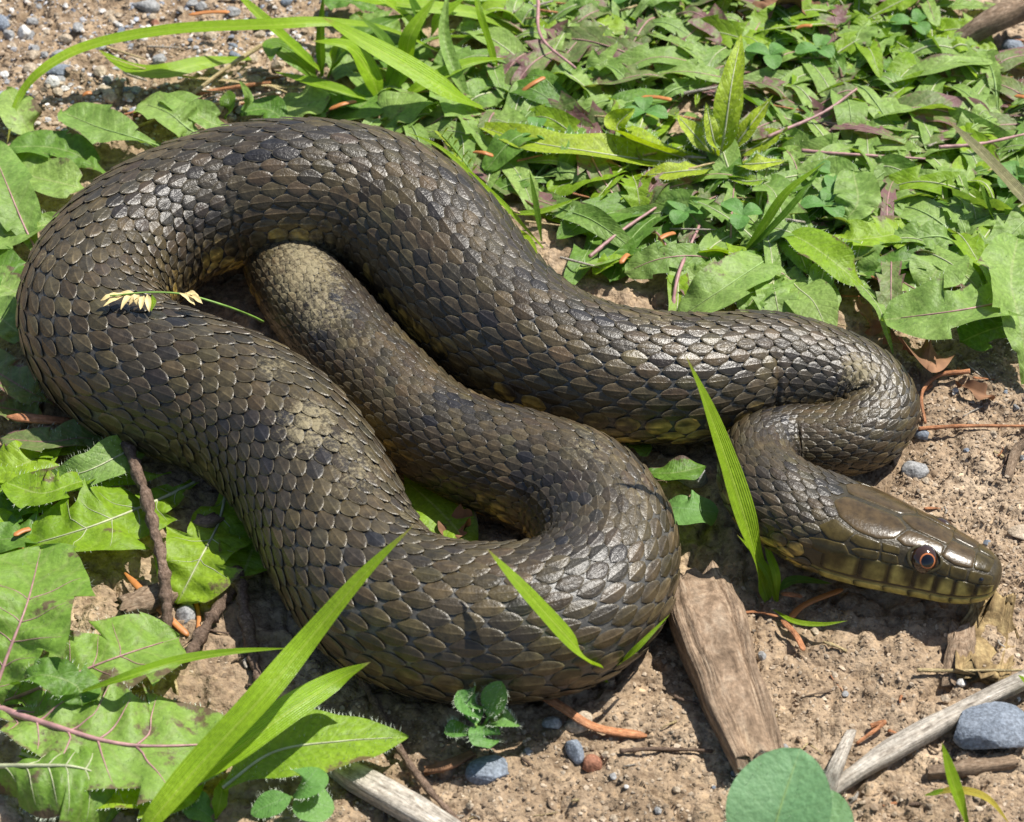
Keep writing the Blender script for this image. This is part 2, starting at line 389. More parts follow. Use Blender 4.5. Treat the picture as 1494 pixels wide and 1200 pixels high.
def onb(s, th, h):
    s, th, h = np.broadcast_arrays(np.asarray(s, float), np.asarray(th, float), np.asarray(h, float))
    sq = np.sin(np.radians(th)) * np.interp(s, ST, KAP) * np.interp(s, ST, AW)      # squeeze on the inside of a bend
    f = (.13 * sm(.12, .7, sq) * (np.abs(np.sin(np.pi * s / .46 + .012 * th)) - .6) * sm(6, 8, s) * np.interp(s, [0, 17, 22, 200], [1, 1, .4, .4]))
    return surf(s, th) + surfn(s, th) * (h + f)[..., None]

DUSTP = [(440, 395, 85, .8), (470, 450, 60, .7), (520, 500, 45, .45), (395, 540, 40, .6), (450, 620, 60, .75), (520, 690, 55, .6), (500, 640, 50, .6), (960, 470, 70, .45),
         (900, 455, 50, .4), (1255, 545, 45, .75), (1290, 570, 35, .5), (860, 650, 55, .55), (930, 720, 50, .5), (60, 370, 35, .5), (700, 870, 80, .15), (600, 740, 50, .5), (750, 620, 50, .3), (1060, 480, 40, .25)]
def dust_at(P):
    q = to_px(P); d = np.zeros(q.shape[:-1])
    for x, y, r, k in DUSTP: d = np.maximum(d, k * np.exp(-((q[..., 0] - x) ** 2 + (q[..., 1] - y) ** 2) / (r * r)))
    return d
OLIVE = np.array([.061, .0455, .0225]); DARK = np.array([.013, .013, .016]); YEL = np.array([.42, .285, .065]); SKIN = np.array([.080, .076, .068]); BELLY = np.array([.26, .23, .07])
snake = empty('snake', (*C3[2500][:2], 0), 'dark olive brown scaly snake lying coiled on the soil with its head to the side', 'snake')
# continuous body
ss = np.concatenate([np.array([0, .01, .02, .04, .07, .11, .16, .23, .32]), np.arange(.42, 6, .08), np.arange(6, SL - .02, .11), [SL - .01]])
th = np.linspace(-180, 180, 73)[:-1]
SG, TG = np.meshgrid(ss, th, indexing='ij')
sk = np.where((SG > 3.3), -.006, 0.0)
BV = onb(SG, TG, sk - .0)
BV[0] = C3[0]
at_abs = np.abs(TG)
nk = (1 - sm(5, 11, SG))[..., None]; bc = (SKIN * (1 - nk) + np.array([.05, .04, .022]) * nk) * np.ones(SG.shape + (1,))
vent = sm(118, 128, at_abs)[..., None]
blot = sm(.45, .6, fbm(SG * 2.2, TG * .03, 6.1, 2))[..., None]
bsd = (sm(0, 30, TG) * (1 - sm(140, 165, TG)))[..., None]
bc = bc * (1 - vent) + vent * (BELLY * (1 - bsd) + np.array([.075, .058, .026]) * bsd) * (1 - .85 * blot)
hd = (1 - sm(3.2, 4.2, SG))[..., None]
hc = np.array([.040, .030, .012]) * np.ones_like(bc)
yl = sm(101, 104, at_abs)[..., None]; hc = hc * (1 - yl) + np.array([.34, .29, .085]) * yl
mouth = np.exp(-((at_abs - 101.5) / 2.2) ** 2)[..., None] * sm(.0, .05, SG)[..., None]
hc = hc * (1 - mouth) + np.array([.004, .003, .002]) * mouth
bc = bc * (1 - hd) + hc * hd
body = mk('body', BV.reshape(-1, 3), gridF(len(ss), 72, True), M['snake'], snake, col=bc.reshape(-1, 3), extra={'Dust': (dust_at(BV) * .5 * (1 - hd[..., 0])).ravel()})
# body scales ---------------------------------------------------------
NR = 25; TH_LIM = 122.0; dth = 2 * TH_LIM / (NR - 1)
pitch = np.where(ST < 6.5, .25 + .022 * ST, .35 * RC); pitch = np.maximum(pitch, .12)
cnt = np.concatenate([[0], np.cumsum(np.diff(ST) / ((pitch[:-1] + pitch[1:]) / 2))])
ga = np.array([-1, -.62, -.25, .12, .45, .70, .88, 1.0]); gb = np.array([-1, -.87, -.5, -.2, -.07, 0, .07, .2, .5, .87, 1])
A_, B_ = np.meshgrid(ga, gb, indexing='ij')
HWF = np.where(A_ < 0, (1 - np.abs(A_) ** 2.2) ** .58 * .98 + .02, (1 - np.abs(A_) ** 1.75) ** .66 * .98 + .02)
sF = gridF(len(ga), len(gb))
scales = []
s_start = 3.0
c0 = np.interp(s_start, ST, cnt); c1 = cnt[-1] - 1
for j in range(NR):
    tc_ = -TH_LIM + j * dth; k = c0 + (.5 if j % 2 else 0)
    low = abs(tc_) > 108
    while k < c1:
        s = np.interp(k, cnt, ST); L = np.interp(s, ST, pitch); r = np.interp(s, ST, AW)
        k += 1
        ac = abs(tc_); lim = 3.42 if ac < 6 else (3.58 if ac < 22 else (3.42 if ac < 34 else (3.52 if ac < 60 else (3.62 if ac < 98 else 3.35))))
        if s < lim: continue
        if s > SL - .3: continue
        jt = rng.normal(0, .02, 2)
        sc_ = s + jt[0] * L; t_c = tc_ + jt[1] * dth
        stv = float(np.linalg.norm(surf(s + .15, tc_) - surf(s - .15, tc_)) / .3)
        Lh = L * .565 * rng.uniform(.88, 1.06) * max(stv, 1.0) ** -.6; Wh = dth * (.675 if not low else .80) * rng.uniform(.90, 1.06)
        h0 = min(r, 1.5); tl = rng.uniform(.6, 1.45)
        rim = (1 - np.abs(B_) ** 6) * (1 - np.clip(A_, 0, 1) ** 10)
        hh = h0 * (.002 + .023 * tl * (A_ + 1) / 2 + .011 * rim * (.45 + .55 * (A_ + 1) / 2) + .0035 * (1 - B_ ** 2) + (.0065 if not low else 0) * np.exp(-(B_ / .08) ** 2) * sm(-1, -.3, A_) * rim)
        scales.append((sc_ + A_ * Lh, t_c + B_ * HWF * Wh, hh, rim, sc_, t_c))
SS = np.stack([q[0] for q in scales]); TS = np.stack([q[1] for q in scales]); HS = np.stack([q[2] for q in scales]); RIM = np.stack([q[3] for q in scales])
SC = np.array([q[4] for q in scales]); TC = np.array([q[5] for q in scales])
SV = onb(SS, TS, HS); ns = len(scales)
# pigment: olive brown, dark blotches, ochre flanks, paler rim, per-scale spread
bl1 = fbm(SC * .75, TC * .022, 2.2, 3); bl2 = vnoise(SC * 3.0, TC * .09, 7.7)
dk = sm(.50, .66, bl1) * .5 + .45 * sm(.55, .85, bl2); dk = np.clip(dk, 0, .9)
flank = sm(72, 100, np.abs(TC)); yk = flank * sm(.46, .60, .65 * vnoise(SC * .9, TC * .04 + 30, 1.1) + .35 * rng.random(ns)) * .95 + .12 * flank
yk = yk * np.where(TC > 0, .14, 1.0)
base = OLIVE[None] * (1 + rng.normal(0, .20, (ns, 1))) * (1 + rng.normal(0, .03, (ns, 3)))
neck = (1 - sm(4.5, 8, SC))[:, None]; base = base * (1 - .12 * neck)
base = base * (1 - dk[:, None]) + DARK * dk[:, None]
colS = base[:, None, None, :] * np.ones(SV.shape)
ypm = (sm(.38, .62, fbm(SS * 3.2, TS * .22, 5.5, 3)) * yk[:, None, None])[..., None]
colS = colS * (1 - ypm) + YEL * ypm
edge = (1 - sm(.05, .62, RIM))[..., None] * (.25 + .75 * sm(-.3, .4, A_))[None, ..., None]; colS = colS * (1 - .8 * edge) + np.array([.19, .16, .10]) * .8 * edge
mott = (fbm(SS * 9, TS * .6, 3.3, 2) - .5)[..., None]; colS = colS * (1 + 2.6 * mott * flank[:, None, None, None] + .35 * mott)
keel = np.exp(-(B_ / .075) ** 2) * sm(-.6, .2, A_) * RIM; colS = colS * (1 + .9 * keel[..., None])
colS = np.clip(colS, .004, .8); DS = dust_at(SV)
# the 300 scales that show largest stay separate parts
Pq = to_px(SV); cen = SV[:, 3, 5]; nn = surfn(SC, TC); vd = nrm(CAM - cen); facing = np.sum(nn * vd, -1)
def area(i): 
    a = Pq[i, 0, 5] - Pq[i, -1, 5]; b = Pq[i, 3, 0] - Pq[i, 3, -1]; return abs(a[0] * b[1] - a[1] * b[0])
ar = np.array([area(i) for i in range(ns)]) * (facing > .25)
ctr = Pq[:, 3, 5]
vis = (ctr[:, 0] > 0) & (ctr[:, 0] < PW) & (ctr[:, 1] > 0) & (ctr[:, 1] < PH) & (SC < SL - 9)
ar = ar * vis; top = set(np.argsort(-ar)[:300].tolist())
nv = len(ga) * len(gb)
rest = np.array([i for i in range(ns) if i not in top])
allF = (sF[None] + (np.arange(len(rest)) * nv)[:, None, None]).reshape(-1, 4)
so = mk('scales', SV[rest].reshape(-1, 3), allF, M['snake'], snake, col=colS[rest].reshape(-1, 3), extra={'Dust': DS[rest].ravel()})
tag(so, kind='stuff')
for i in sorted(top):
    mk('scale', SV[i].reshape(-1, 3), sF, M['snake'], snake, col=colS[i].reshape(-1, 3), extra={'Dust': DS[i].ravel()})
# head shields ----------------------------------------------------------
def shield(name, poly, h=.021, color=(.085, .062, .030), labial=0, seed=0):
    P = np.array(poly, float); n = 9; E = []
    for i in range(len(P)):
        a, b = P[i], P[(i + 1) % len(P)]
        for f in np.linspace(0, 1, n, endpoint=False): E.append(a + (b - a) * f)
    E = np.array(E); E = E.mean(0) + (E - E.mean(0)) * 1.018
    for _ in range(2): E = (np.roll(E, 1, 0) + 2 * E + np.roll(E, -1, 0)) / 4
    c = E.mean(0); ks = [1.0, .985, .95, .90, .75, .5, .25]; hs = [-.012, .35, .75, .93, 1.0, 1.03, 1.05]
    pts_, hh = [], []
    for k_, q in zip(ks, hs):
        pts_.append(c + (E - c) * k_); hh.append(np.full(len(E), q * h))
    Q = np.vstack(pts_ + [c[None]]); H = np.concatenate(hh + [np.array([1.05 * h])])
    gq = np.abs(Q[:, 1]); tq = np.sign(Q[:, 1]) * np.where(gq < 50, gq, 50 + (gq - 50) * .84)
    V = onb(Q[:, 0], tq, H); m = len(E)
    F = [tuple(f) for f in gridF(len(ks), m, True)]; b0 = (len(ks) - 1) * m
    F += [(b0 + i, b0 + (i + 1) % m, len(Q) - 1) for i in range(m)]
    col = np.ones((len(Q), 3)) * np.array(color) * (1 + .25 * (fbm(Q[:, 0] * 3, Q[:, 1] * .06, seed * 1.7, 2) - .5))[:, None]
    if labial:
        lo, hi = P[:, 0].min(), P[:, 0].max(); f = (Q[:, 0] - lo) / (hi - lo); g = np.abs(Q[:, 1])
        if labial == 1: y = sm(88, 104, g + 9 * np.sin(f * 5 + seed * 2)) * sm(.95, .75, f) * sm(.02, .15, f)
        else: y = sm(1.0, .7, f) * np.ones_like(f)
        y = np.clip(y * (.95 if labial == 2 else (.85 if lo < 1.7 else .45)), 0, 1)[:, None]; col = col * (1 - y) + np.array([.44, .36, .10]) * y
        bw_ = .70 + .22 * ((seed * .37) % 1); bar = (sm(bw_, bw_ + .10, f + .10 * (vnoise(Q[:, 0] * 9, Q[:, 1] * .25, seed) - .5)) * (.9 if labial == 1 else (.7 if seed % 2 else .1)))[:, None]; col = col * (1 - bar) + np.array([.012, .010, .007]) * bar
    e_ = np.concatenate([np.full(m, q) for q in (1.0, .8, .35, .1, 0, 0, 0)] + [np.zeros(1)])[:, None] * .45
    col = col * (1 - e_) + np.array([.11, .085, .035]) * e_
    mk(name, V, F, M['shield'], snake, col=col, extra={'Dust': np.zeros(len(Q))})
BR = (.066, .043, .018); OL = (.060, .044, .013)
shield('head_shield', [(1.17, -15), (1.13, 0), (1.17, 15), (1.85, 12.5), (2.22, 0), (1.85, -12.5)], color=BR)
sup = [.10, .46, .82, 1.16, 1.58, 2.06, 2.62, 3.35]
for sg in (1, -1):
    m_ = lambda p: [(a, sg * b) for a, b in p]
    shield('head_shield', m_([(.20, 2), (.26, 44), (.56, 46), (.58, 2)]), color=OL, seed=1)
    shield('head_shield', m_([(.60, 2), (.58, 46), (.90, 50), (1.18, 42), (1.16, 17), (1.12, 2)]), color=BR, seed=2)
    shield('head_shield', m_([(1.20, 18), (1.18, 42), (1.46, 40), (1.92, 46), (2.10, 38), (1.96, 16)]), color=BR, seed=3)
    shield('head_shield', m_([(2.26, 2), (2.00, 15), (2.14, 39), (2.42, 47), (2.85, 44), (3.28, 32), (3.52, 15), (3.36, 2)]), color=BR, seed=4)
    shield('head_shield', m_([(.16, 50), (.18, 84), (.62, 84), (.60, 50)]), color=OL, seed=5)
    shield('head_shield', m_([(.66, 51), (.66, 83), (.94, 83), (.96, 54)]), color=OL, seed=6)
    shield('head_shield', m_([(.98, 54), (.97, 83), (1.18, 82), (1.20, 68), (1.14, 48)]), color=OL, seed=7)
    shield('head_shield', m_([(1.98, 50), (1.94, 66), (2.26, 66), (2.32, 50)]), color=OL, seed=8)
    shield('head_shield', m_([(1.97, 68), (1.90, 84), (2.22, 86), (2.28, 68)]), color=OL, seed=9)
    shield('head_shield', m_([(2.36, 50), (2.31, 66), (2.70, 69), (2.92, 62), (2.84, 48)]), color=OL, seed=10)
    shield('head_shield', m_([(2.31, 69), (2.30, 85), (2.62, 87), (2.84, 78), (2.70, 71)]), color=OL, seed=13)
    shield('head_shield', m_([(2.88, 47), (3.00, 68), (3.30, 70), (3.58, 56), (3.34, 37)]), color=OL, seed=11)
    shield('head_shield', m_([(2.98, 71), (2.84, 86), (3.10, 96), (3.55, 94), (3.66, 78), (3.34, 72)]), color=OL, seed=12)
    for i in range(7):
        a, b = sup[i], sup[i + 1]; hi_ = 85.5
        shield('lip_scale', m_([(a + .01, hi_), (a + .01, 107), (b - .01, 107), (b - .01, hi_)]), h=.018, color=OL, labial=1, seed=20 + i)
        shield('lip_scale', m_([(a + .06, 114.5), (a + .04, 138), (b + .02, 138), (b + .04, 114.5)]), h=.014, color=(.10, .085, .03), labial=2, seed=30 + i)
    # eye
    s_e, t_e = 1.46, 58 * sg; p = surf(s_e, t_e); n = surfn(s_e, t_e)
    rad = .315; ctr_e = p - n * .185
    n = nrm(n + np.array([0, 0, -.12]) + .18 * nrm(C3[0] - C3[400]))
    V, F = ico(4); ey = mk('eye', V * rad + ctr_e, F, M['eye'], snake)
    t1 = nrm(np.cross(n, [0, 0, 1])); t2 = np.cross(n, t1)
    def cap(r0, r1, off, nr=6, na=40):
        rr = np.linspace(r0, r1, nr); aa = np.linspace(0, 2 * np.pi, na, endpoint=False); Rr, Aa = np.meshgrid(rr, aa, indexing='ij')
        zz = np.sqrt((rad + off) ** 2 - Rr ** 2)
        return (ctr_e + n * zz[..., None] + t1 * (Rr * np.cos(Aa))[..., None] + t2 * (Rr * np.sin(Aa))[..., None]).reshape(-1, 3), gridF(nr, na, True)
    V, F = cap(.128, .156, .004); mk('iris', V, F, M['iris'], ey)
    V, F = cap(.0005, .130, .006); mk('pupil', V, F, M['pupil'], ey)
    # brow ring of the socket
    aa = np.linspace(0, 2 * np.pi, 40, endpoint=False); ring = []
    for a in aa:
        q = np.array([s_e + .32 * math.cos(a), t_e + 22 * math.sin(a)]); pr = surf(q[0], q[1]); nq = surfn(q[0], q[1])
        inw = nrm(p - pr)
        for b in np.linspace(0, 2 * np.pi, 8, endpoint=False): ring.append(pr + nq * (.012 + .035 * math.cos(b)) + inw * .035 * math.sin(b))
    RV = np.array(ring); F = gridF(41, 8, True) % (40 * 8)
    mk('eye_rim', RV, F, M['shield'], snake, col=np.ones((len(RV), 3)) * np.array([.055, .045, .02]), extra={'Dust': np.zeros(len(RV))})
    p = surf(.38, 66 * sg); n = surfn(.38, 66 * sg); V, F = ico(2)
    mk('nostril', V * np.array([.06, .06, .05]) + p + n * .0, F, M['pupil'], snake)
def snake_clear(P, pad=0.0):
    P = np.asarray(P); c = C3[::25]; a = AW[::25]
    d = np.linalg.norm(P[:, None, :2] - c[None, :, :2], axis=-1); dz = P[:, None, 2] - c[None, :, 2]
    inside = (d < a[None] * 1.0 + pad) & (dz < a[None])
    return inside.any(1)

# ------------------------------------------------------------------ leaves
def leaf_mesh(axp, width, kind, fold=.25, wave=.12, roll=0.0, n=44, seed=0, lobes=5, depth=.5, curl=0.0, nu=4):
    A = crv(axp, n) if len(axp) > 2 else np.linspace(axp[0], axp[1], n)
    t_ = np.linspace(0, 1, n); rs = np.random.default_rng(seed)
    T = nrm(np.gradient(A, axis=0)); S = nrm(np.cross(T, [0, 0, 1.0])); Nn = nrm(np.cross(S, T))
    rl = np.radians(roll) * np.ones(n); S, Nn = S * np.cos(rl)[:, None] + Nn * np.sin(rl)[:, None], Nn * np.cos(rl)[:, None] - S * np.sin(rl)[:, None]
    L = np.sum(np.linalg.norm(np.diff(A, axis=0), axis=1))
    def env(t):
        if kind == 'dent': return (.16 + .84 * sm(.05, .55, t)) * np.sqrt(np.clip(1 - np.clip((t - .72) / .28, 0, 1) ** 2, 0, 1))
        if kind == 'lance': return (.15 + .85 * sm(0, .4, t)) * np.clip(1 - np.clip((t - .45) / .55, 0, 1) ** 2.2, 0, 1)
        if kind == 'blade': return (.30 + .70 * sm(0, .35, t)) * np.clip(1 - np.clip((t - .45) / .55, 0, 1) ** 1.8, 0, 1)
        if kind == 'oval': return np.clip(np.sin(np.pi * np.clip(t, .0, 1) ** 1.15), 0, 1) ** .62
        return np.clip(1 - t, 0, 1)
    us = np.concatenate([-np.linspace(1, 0, nu, endpoint=False), [0], np.linspace(0, 1, nu + 1)[1:]])
    V = np.zeros((n, len(us), 3))
    ph = rs.uniform(0, 6, 8)
    for side in (-1, 1):
        e = env(t_).copy(); shift = np.zeros(n)
        if kind == 'dent':
            off = rs.uniform(0, .35); x = t_ * lobes + off; idx = np.floor(x).astype(int); f = x - idx
            amp = rs.uniform(.6, 1.1, lobes + 3)[idx]; dd = depth * amp * (1 - .6 * sm(.6, 1.0, t_))
            prof = 1 - dd * f ** .8; sub = .12 * dd * np.abs(((f * 2.3) % 1) - .5)
            e = e * (prof + sub); shift = -(1 - f) * .35 * (L / lobes) * dd * sm(.12, .4, t_)
        else:
            e = e * (1 + .05 * np.sin(t_ * 23 + ph[0]) * (kind == 'lance'))
        for k, u in enumerate(us):
            if (u < 0) != (side < 0) and u != 0: continue
            au = abs(u); w = width / 2 * e * au
            z = fold * w + wave * width * au ** 2 * (np.sin(t_ * 9 + ph[1] + side) * .6 + np.sin(t_ * 17 + ph[2] * side) * .4) - curl * width * au ** 3
            z = z + (.028 if kind == 'dent' else .0) * width * np.sin(t_ * 40 + ph[3] + side) * np.sin(au * 3.1)
            V[:, k] = A + S * (side * w)[:, None] + Nn * z[:, None] + T * (shift * au ** 2)[:, None]
    uv = np.stack(np.broadcast_arrays((us[None] + 1) / 2, t_[:, None]), -1)
    return V, uv, A, Nn
def tube(A, rad, k=6, seed=0, rough=0.0, flat=1.0):
    A = np.asarray(A, float); n = len(A); rad = np.broadcast_to(np.asarray(rad, float), (n,))
    T = nrm(np.gradient(A, axis=0)); S = np.cross(T, [0, 0, 1.0]); S = np.where(np.linalg.norm(S, axis=1, keepdims=True) < 1e-3, [1.0, 0, 0], S); S = nrm(S); N2 = nrm(np.cross(S, T))
    aa = np.linspace(0, 2 * np.pi, k, endpoint=False)
    rr = rad[:, None] * np.ones(k)
    if rough: rr = rr * (1 + rough * (vnoise(np.arange(n)[:, None] * .45 + seed * 9, aa[None] * 1.3, seed) - .5) * 2)
    V = A[:, None] + S[:, None] * (rr * np.cos(aa))[..., None] + N2[:, None] * (rr * np.sin(aa) * flat)[..., None]
    uv = np.stack(np.broadcast_arrays(aa[None] / 6.28, np.linspace(0, 1, n)[:, None]), -1).reshape(-1, 2)
    F = [tuple(f) for f in gridF(n, k, True)] + [tuple(range(k - 1, -1, -1)), tuple(range((n - 1) * k, n * k))]
    return V.reshape(-1, 3), F, uv
def hairs(parent_leaf, V, A, Nn, root, n_h=180, ln=.11, seed=0):
    rs = np.random.default_rng(seed); n, m, _ = V.shape; vs, fs = [], []
    for q in range(n_h):
        i = rs.integers(4, n - 2); e = rs.random() < .6
        k = (0 if rs.random() < .5 else m - 1) if e else rs.integers(1, m - 1)
        p = V[i, k]; out = nrm(V[i, k] - A[i]) if e else Nn[i]
        d = nrm(out + Nn[i] * .4 + rs.normal(0, .3, 3)) * ln * rs.uniform(.5, 1.2); w = nrm(np.cross(d, [.3, .5, .8])) * .0045
        b = len(vs); vs += [p - w, p + w, p + d]; fs.append((b, b + 1, b + 2))
    h = mk('hairs', vs, fs, M['hair'], parent_leaf); tag(h, kind='stuff')
NLEAF = [0]
def leaf(root, axp, width, kind='dent', mat='leaf_mat', rib=None, ribw=.05, hair=0, side=0, **kw):
    NLEAF[0] += 1; kw.setdefault('seed', NLEAF[0])
    V, uv, A, Nn = leaf_mesh(axp, width, kind, **kw); n, m, _ = V.shape
    o = mk('leaf' if kind != 'blade' else 'blade', V.reshape(-1, 3), gridF(n, m), M[mat], root, uv=uv.reshape(-1, 2))
    if rib:
        q = max(3, int(n * .92)); tt = np.linspace(1, .18, q); mid = V[:q, m // 2] + Nn[:q] * (.004 if ribw < .03 else .012)
        TV, TF, tuv = tube(mid, ribw * tt, 6); mk('midrib', TV, TF, M[rib], o, uv=tuv)
    if side:
        vv, ff = [], []
        for q in range(side):
            for sg in (-1, 1):
                i0 = int(n * (.15 + .66 * q / side)); i1 = min(n - 2, i0 + int(n * .10)); c_ = m // 2; e_ = int(c_ * .9)
                tt = np.linspace(0, 1, 12); ii_ = i0 + (i1 - i0) * tt ** .8; jj = c_ + sg * e_ * tt
                a0 = np.floor(ii_).astype(int); b0 = np.clip(np.floor(jj).astype(int), 0, m - 2); fa = (ii_ - a0)[:, None]; fb = (jj - b0)[:, None]
                P_ = V[a0, b0] * (1 - fa) * (1 - fb) + V[a0 + 1, b0] * fa * (1 - fb) + V[a0, b0 + 1] * (1 - fa) * fb + V[a0 + 1, b0 + 1] * fa * fb
                tv, tf, _ = tube(P_ + Nn[a0] * .003, ribw * .27 * np.linspace(1, .2, 12), 5); k0 = len(vv); vv += list(tv); ff += [tuple(k0 + z_ for z_ in f_) for f_ in tf]
        mk('veins', vv, ff, M[rib or 'rib_pale'], o, uv=np.zeros((len(vv), 2)))
    if hair: hairs(o, V, A, Nn, root, hair, seed=NLEAF[0])
    return o
def ax(pl):
    """list of (px,py,z) -> 3-D control points; z is above the local ground"""
    out = []
    for px, py, z in pl:
        p = at(px, py, z); p = at(px, py, z + float(gh(p[0], p[1]))); out.append(p)
    return np.array(out)
def gpt(px, py):
    p = at(px, py, 0); z = float(gh(p[0], p[1])); p = at(px, py, z); return p

# --- near plants, each with its own leaves: (axis pixels with heights, width, kind, material, options)
def plant(name, basepx, label, cat, leaves, group=None):
    r = empty(name, gpt(*basepx), label, cat, group)
    for L in leaves:
        axp, w, kind, mat = L[:4]; leaf(r, ax(axp), w, kind, mat, **(L[4] if len(L) > 4 else {}))
    return r
bigk = dict(rib='rib_pink', hair=420, fold=.10, n=80, nu=7, side=5)
plant('hawkbit_plant', (5, 1040), 'hairy broad toothed leaves with a pink midrib beside the long crossing grass blades', 'plant', [
    ([(-30, 1025, .4), (70, 1058, .75), (190, 1088, .9), (350, 1085, .5)], 3.1, 'dent', 'leaf_big', dict(bigk, ribw=.10, lobes=4, depth=.55, wave=.06, seed=5)),
    ([(-30, 1040, .2), (70, 1000, .5), (170, 960, .6), (262, 930, .3)], 2.5, 'dent', 'leaf_big', dict(bigk, ribw=.05, lobes=4, depth=.5, wave=.06, seed=12, hair=200)),
    ([(-25, 1060, .3), (10, 960, 1.0), (40, 880, 1.3), (60, 800, .9)], 2.7, 'dent', 'leaf_big', dict(bigk, ribw=.05, hair=200, lobes=4, depth=.42, wave=.06, fold=.22, seed=11)),
    ([(-40, 1120, .4), (50, 1118, 1.0), (120, 1122, .9), (195, 1155, .2)], 2.2, 'dent', 'leaf_big', dict(bigk, rib='rib_pale', ribw=.06, lobes=3, depth=.35, wave=.05, fold=-.1, curl=.22, seed=9)),
    ([(30, 1100, .2), (120, 1130, .4), (200, 1150, .4), (300, 1140, .3)], 1.7, 'dent', 'leaf_front', dict(bigk, rib='rib_pale', ribw=.04, lobes=4, depth=.5, wave=.06, seed=17)),
    ([(20, 1000, .9), (60, 985, 1.3), (110, 1000, 1.2), (120, 1030, .9)], 1.0, 'dent', 'leaf_dark', dict(lobes=3, depth=.4, wave=.2, hair=60, seed=19)),
    ([(-60, 960, .3), (-10, 900, .5), (20, 850, .5)], 1.6, 'dent', 'leaf_front', dict(lobes=4, depth=.4, seed=14))])
plant('hawkbit_plant', (315, 1190), 'smooth edged hairy lance shaped leaf with pale midrib under the grass blades', 'plant', [
    ([(325, 1150, .5), (400, 1098, .9), (500, 1082, .9), (596, 1076, .6)], 1.55, 'lance', 'leaf_front', dict(rib='rib_pale', ribw=.035, hair=420, wave=.03, fold=.10, n=50)),
    ([(315, 1195, .1), (322, 1165, .3), (326, 1135, .5)], .30, 'lance', 'grass', {}),
    ([(318, 1200, .0), (290, 1180, .2), (255, 1165, .2)], .6, 'oval', 'clover', {})])
plant('dandelion_plant', (300, 715), 'yellow green toothed leaves spread under the rough brown twig beside the snake', 'plant', [
    ([(285, 705, .3), (220, 735, .5), (130, 770, .7), (30, 800, .3)], 2.3, 'dent', 'leaf_front', dict(rib='rib_pale', ribw=.045, lobes=5, depth=.5, wave=.08, fold=.1, n=72, nu=6, side=5, seed=3, hair=120)),
    ([(335, 690, .3), (320, 760, .5), (290, 820, .6), (258, 882, .2)], 2.0, 'dent', 'leaf_front', dict(rib='rib_pale', ribw=.04, lobes=4, depth=.5, wave=.08, fold=.1, n=60, nu=6, side=4, seed=6, hair=80)),
    ([(365, 720, .2), (370, 790, .4), (350, 850, .3)], 1.4, 'dent', 'leaf_front', dict(lobes=3, depth=.4, seed=8)),
    ([(250, 690, .3), (170, 700, .4), (60, 705, .5), (-30, 700, .3)], .9, 'dent', 'leaf_front', dict(hair=160, lobes=4, depth=.3, seed=21))])
plant('dandelion_plant', (185, 655), 'narrow hairy green leaf with a pale underside poking from under the coil', 'plant', [
    ([(225, 640, .4), (180, 662, .8), (120, 690, .8), (55, 700, .3)], .85, 'lance', 'leaf_mat', dict(hair=300, roll=25, rib='rib_pale', ribw=.03)),
    ([(170, 630, .2), (110, 650, .4), (30, 660, .4)], 1.0, 'dent', 'leaf_front', dict(hair=100, lobes=4, depth=.4)),
    ([(100, 640, .2), (50, 670, .4), (-20, 700, .3)], 1.2, 'dent', 'leaf_front', dict(lobes=4, depth=.4)),
    ([(90, 720, .1), (40, 740, .2), (-30, 750, .2)], 1.2, 'dent', 'leaf_dark', dict(lobes=3, depth=.4)),
    ([(160, 690, .3), (110, 705, .7), (60, 720, .8), (10, 705, .5)], 1.1, 'dent', 'leaf_front', dict(lobes=4, depth=.5, hair=120)),
    ([(190, 665, .3), (130, 640, .5), (70, 645, .6), (0, 640, .4)], .9, 'dent', 'leaf_purple', dict(lobes=4, depth=.5, hair=80)),
    ([(120, 760, .1), (60, 780, .3), (-20, 790, .3)], 1.1, 'dent', 'leaf_dark', dict(lobes=4, depth=.5)),
    ([(60, 720, .1), (20, 770, .2), (-30, 830, .2)], 1.4, 'dent', 'leaf_front', dict(lobes=3, depth=.4))])
plant('dandelion_plant', (70, 560), 'purple blotched green leaves against the outside of the coil above the red needle', 'plant', [
    ([(80, 590, .3), (40, 570, .6), (-10, 540, .6), (-50, 520, .4)], 1.2, 'dent', 'leaf_purple', dict(lobes=3, depth=.35, hair=140)),
    ([(70, 610, .2), (30, 600, .4), (-30, 590, .3)], 1.0, 'dent', 'leaf_purple', dict(lobes=3, depth=.3)),
    ([(55, 510, .2), (20, 480, .5), (-30, 440, .4)], 1.1, 'dent', 'leaf_mat', dict(lobes=3, depth=.3)),
    ([(45, 440, .2), (10, 420, .4), (-30, 400, .3)], 1.0, 'dent', 'leaf_mat', dict(lobes=3, depth=.3))])
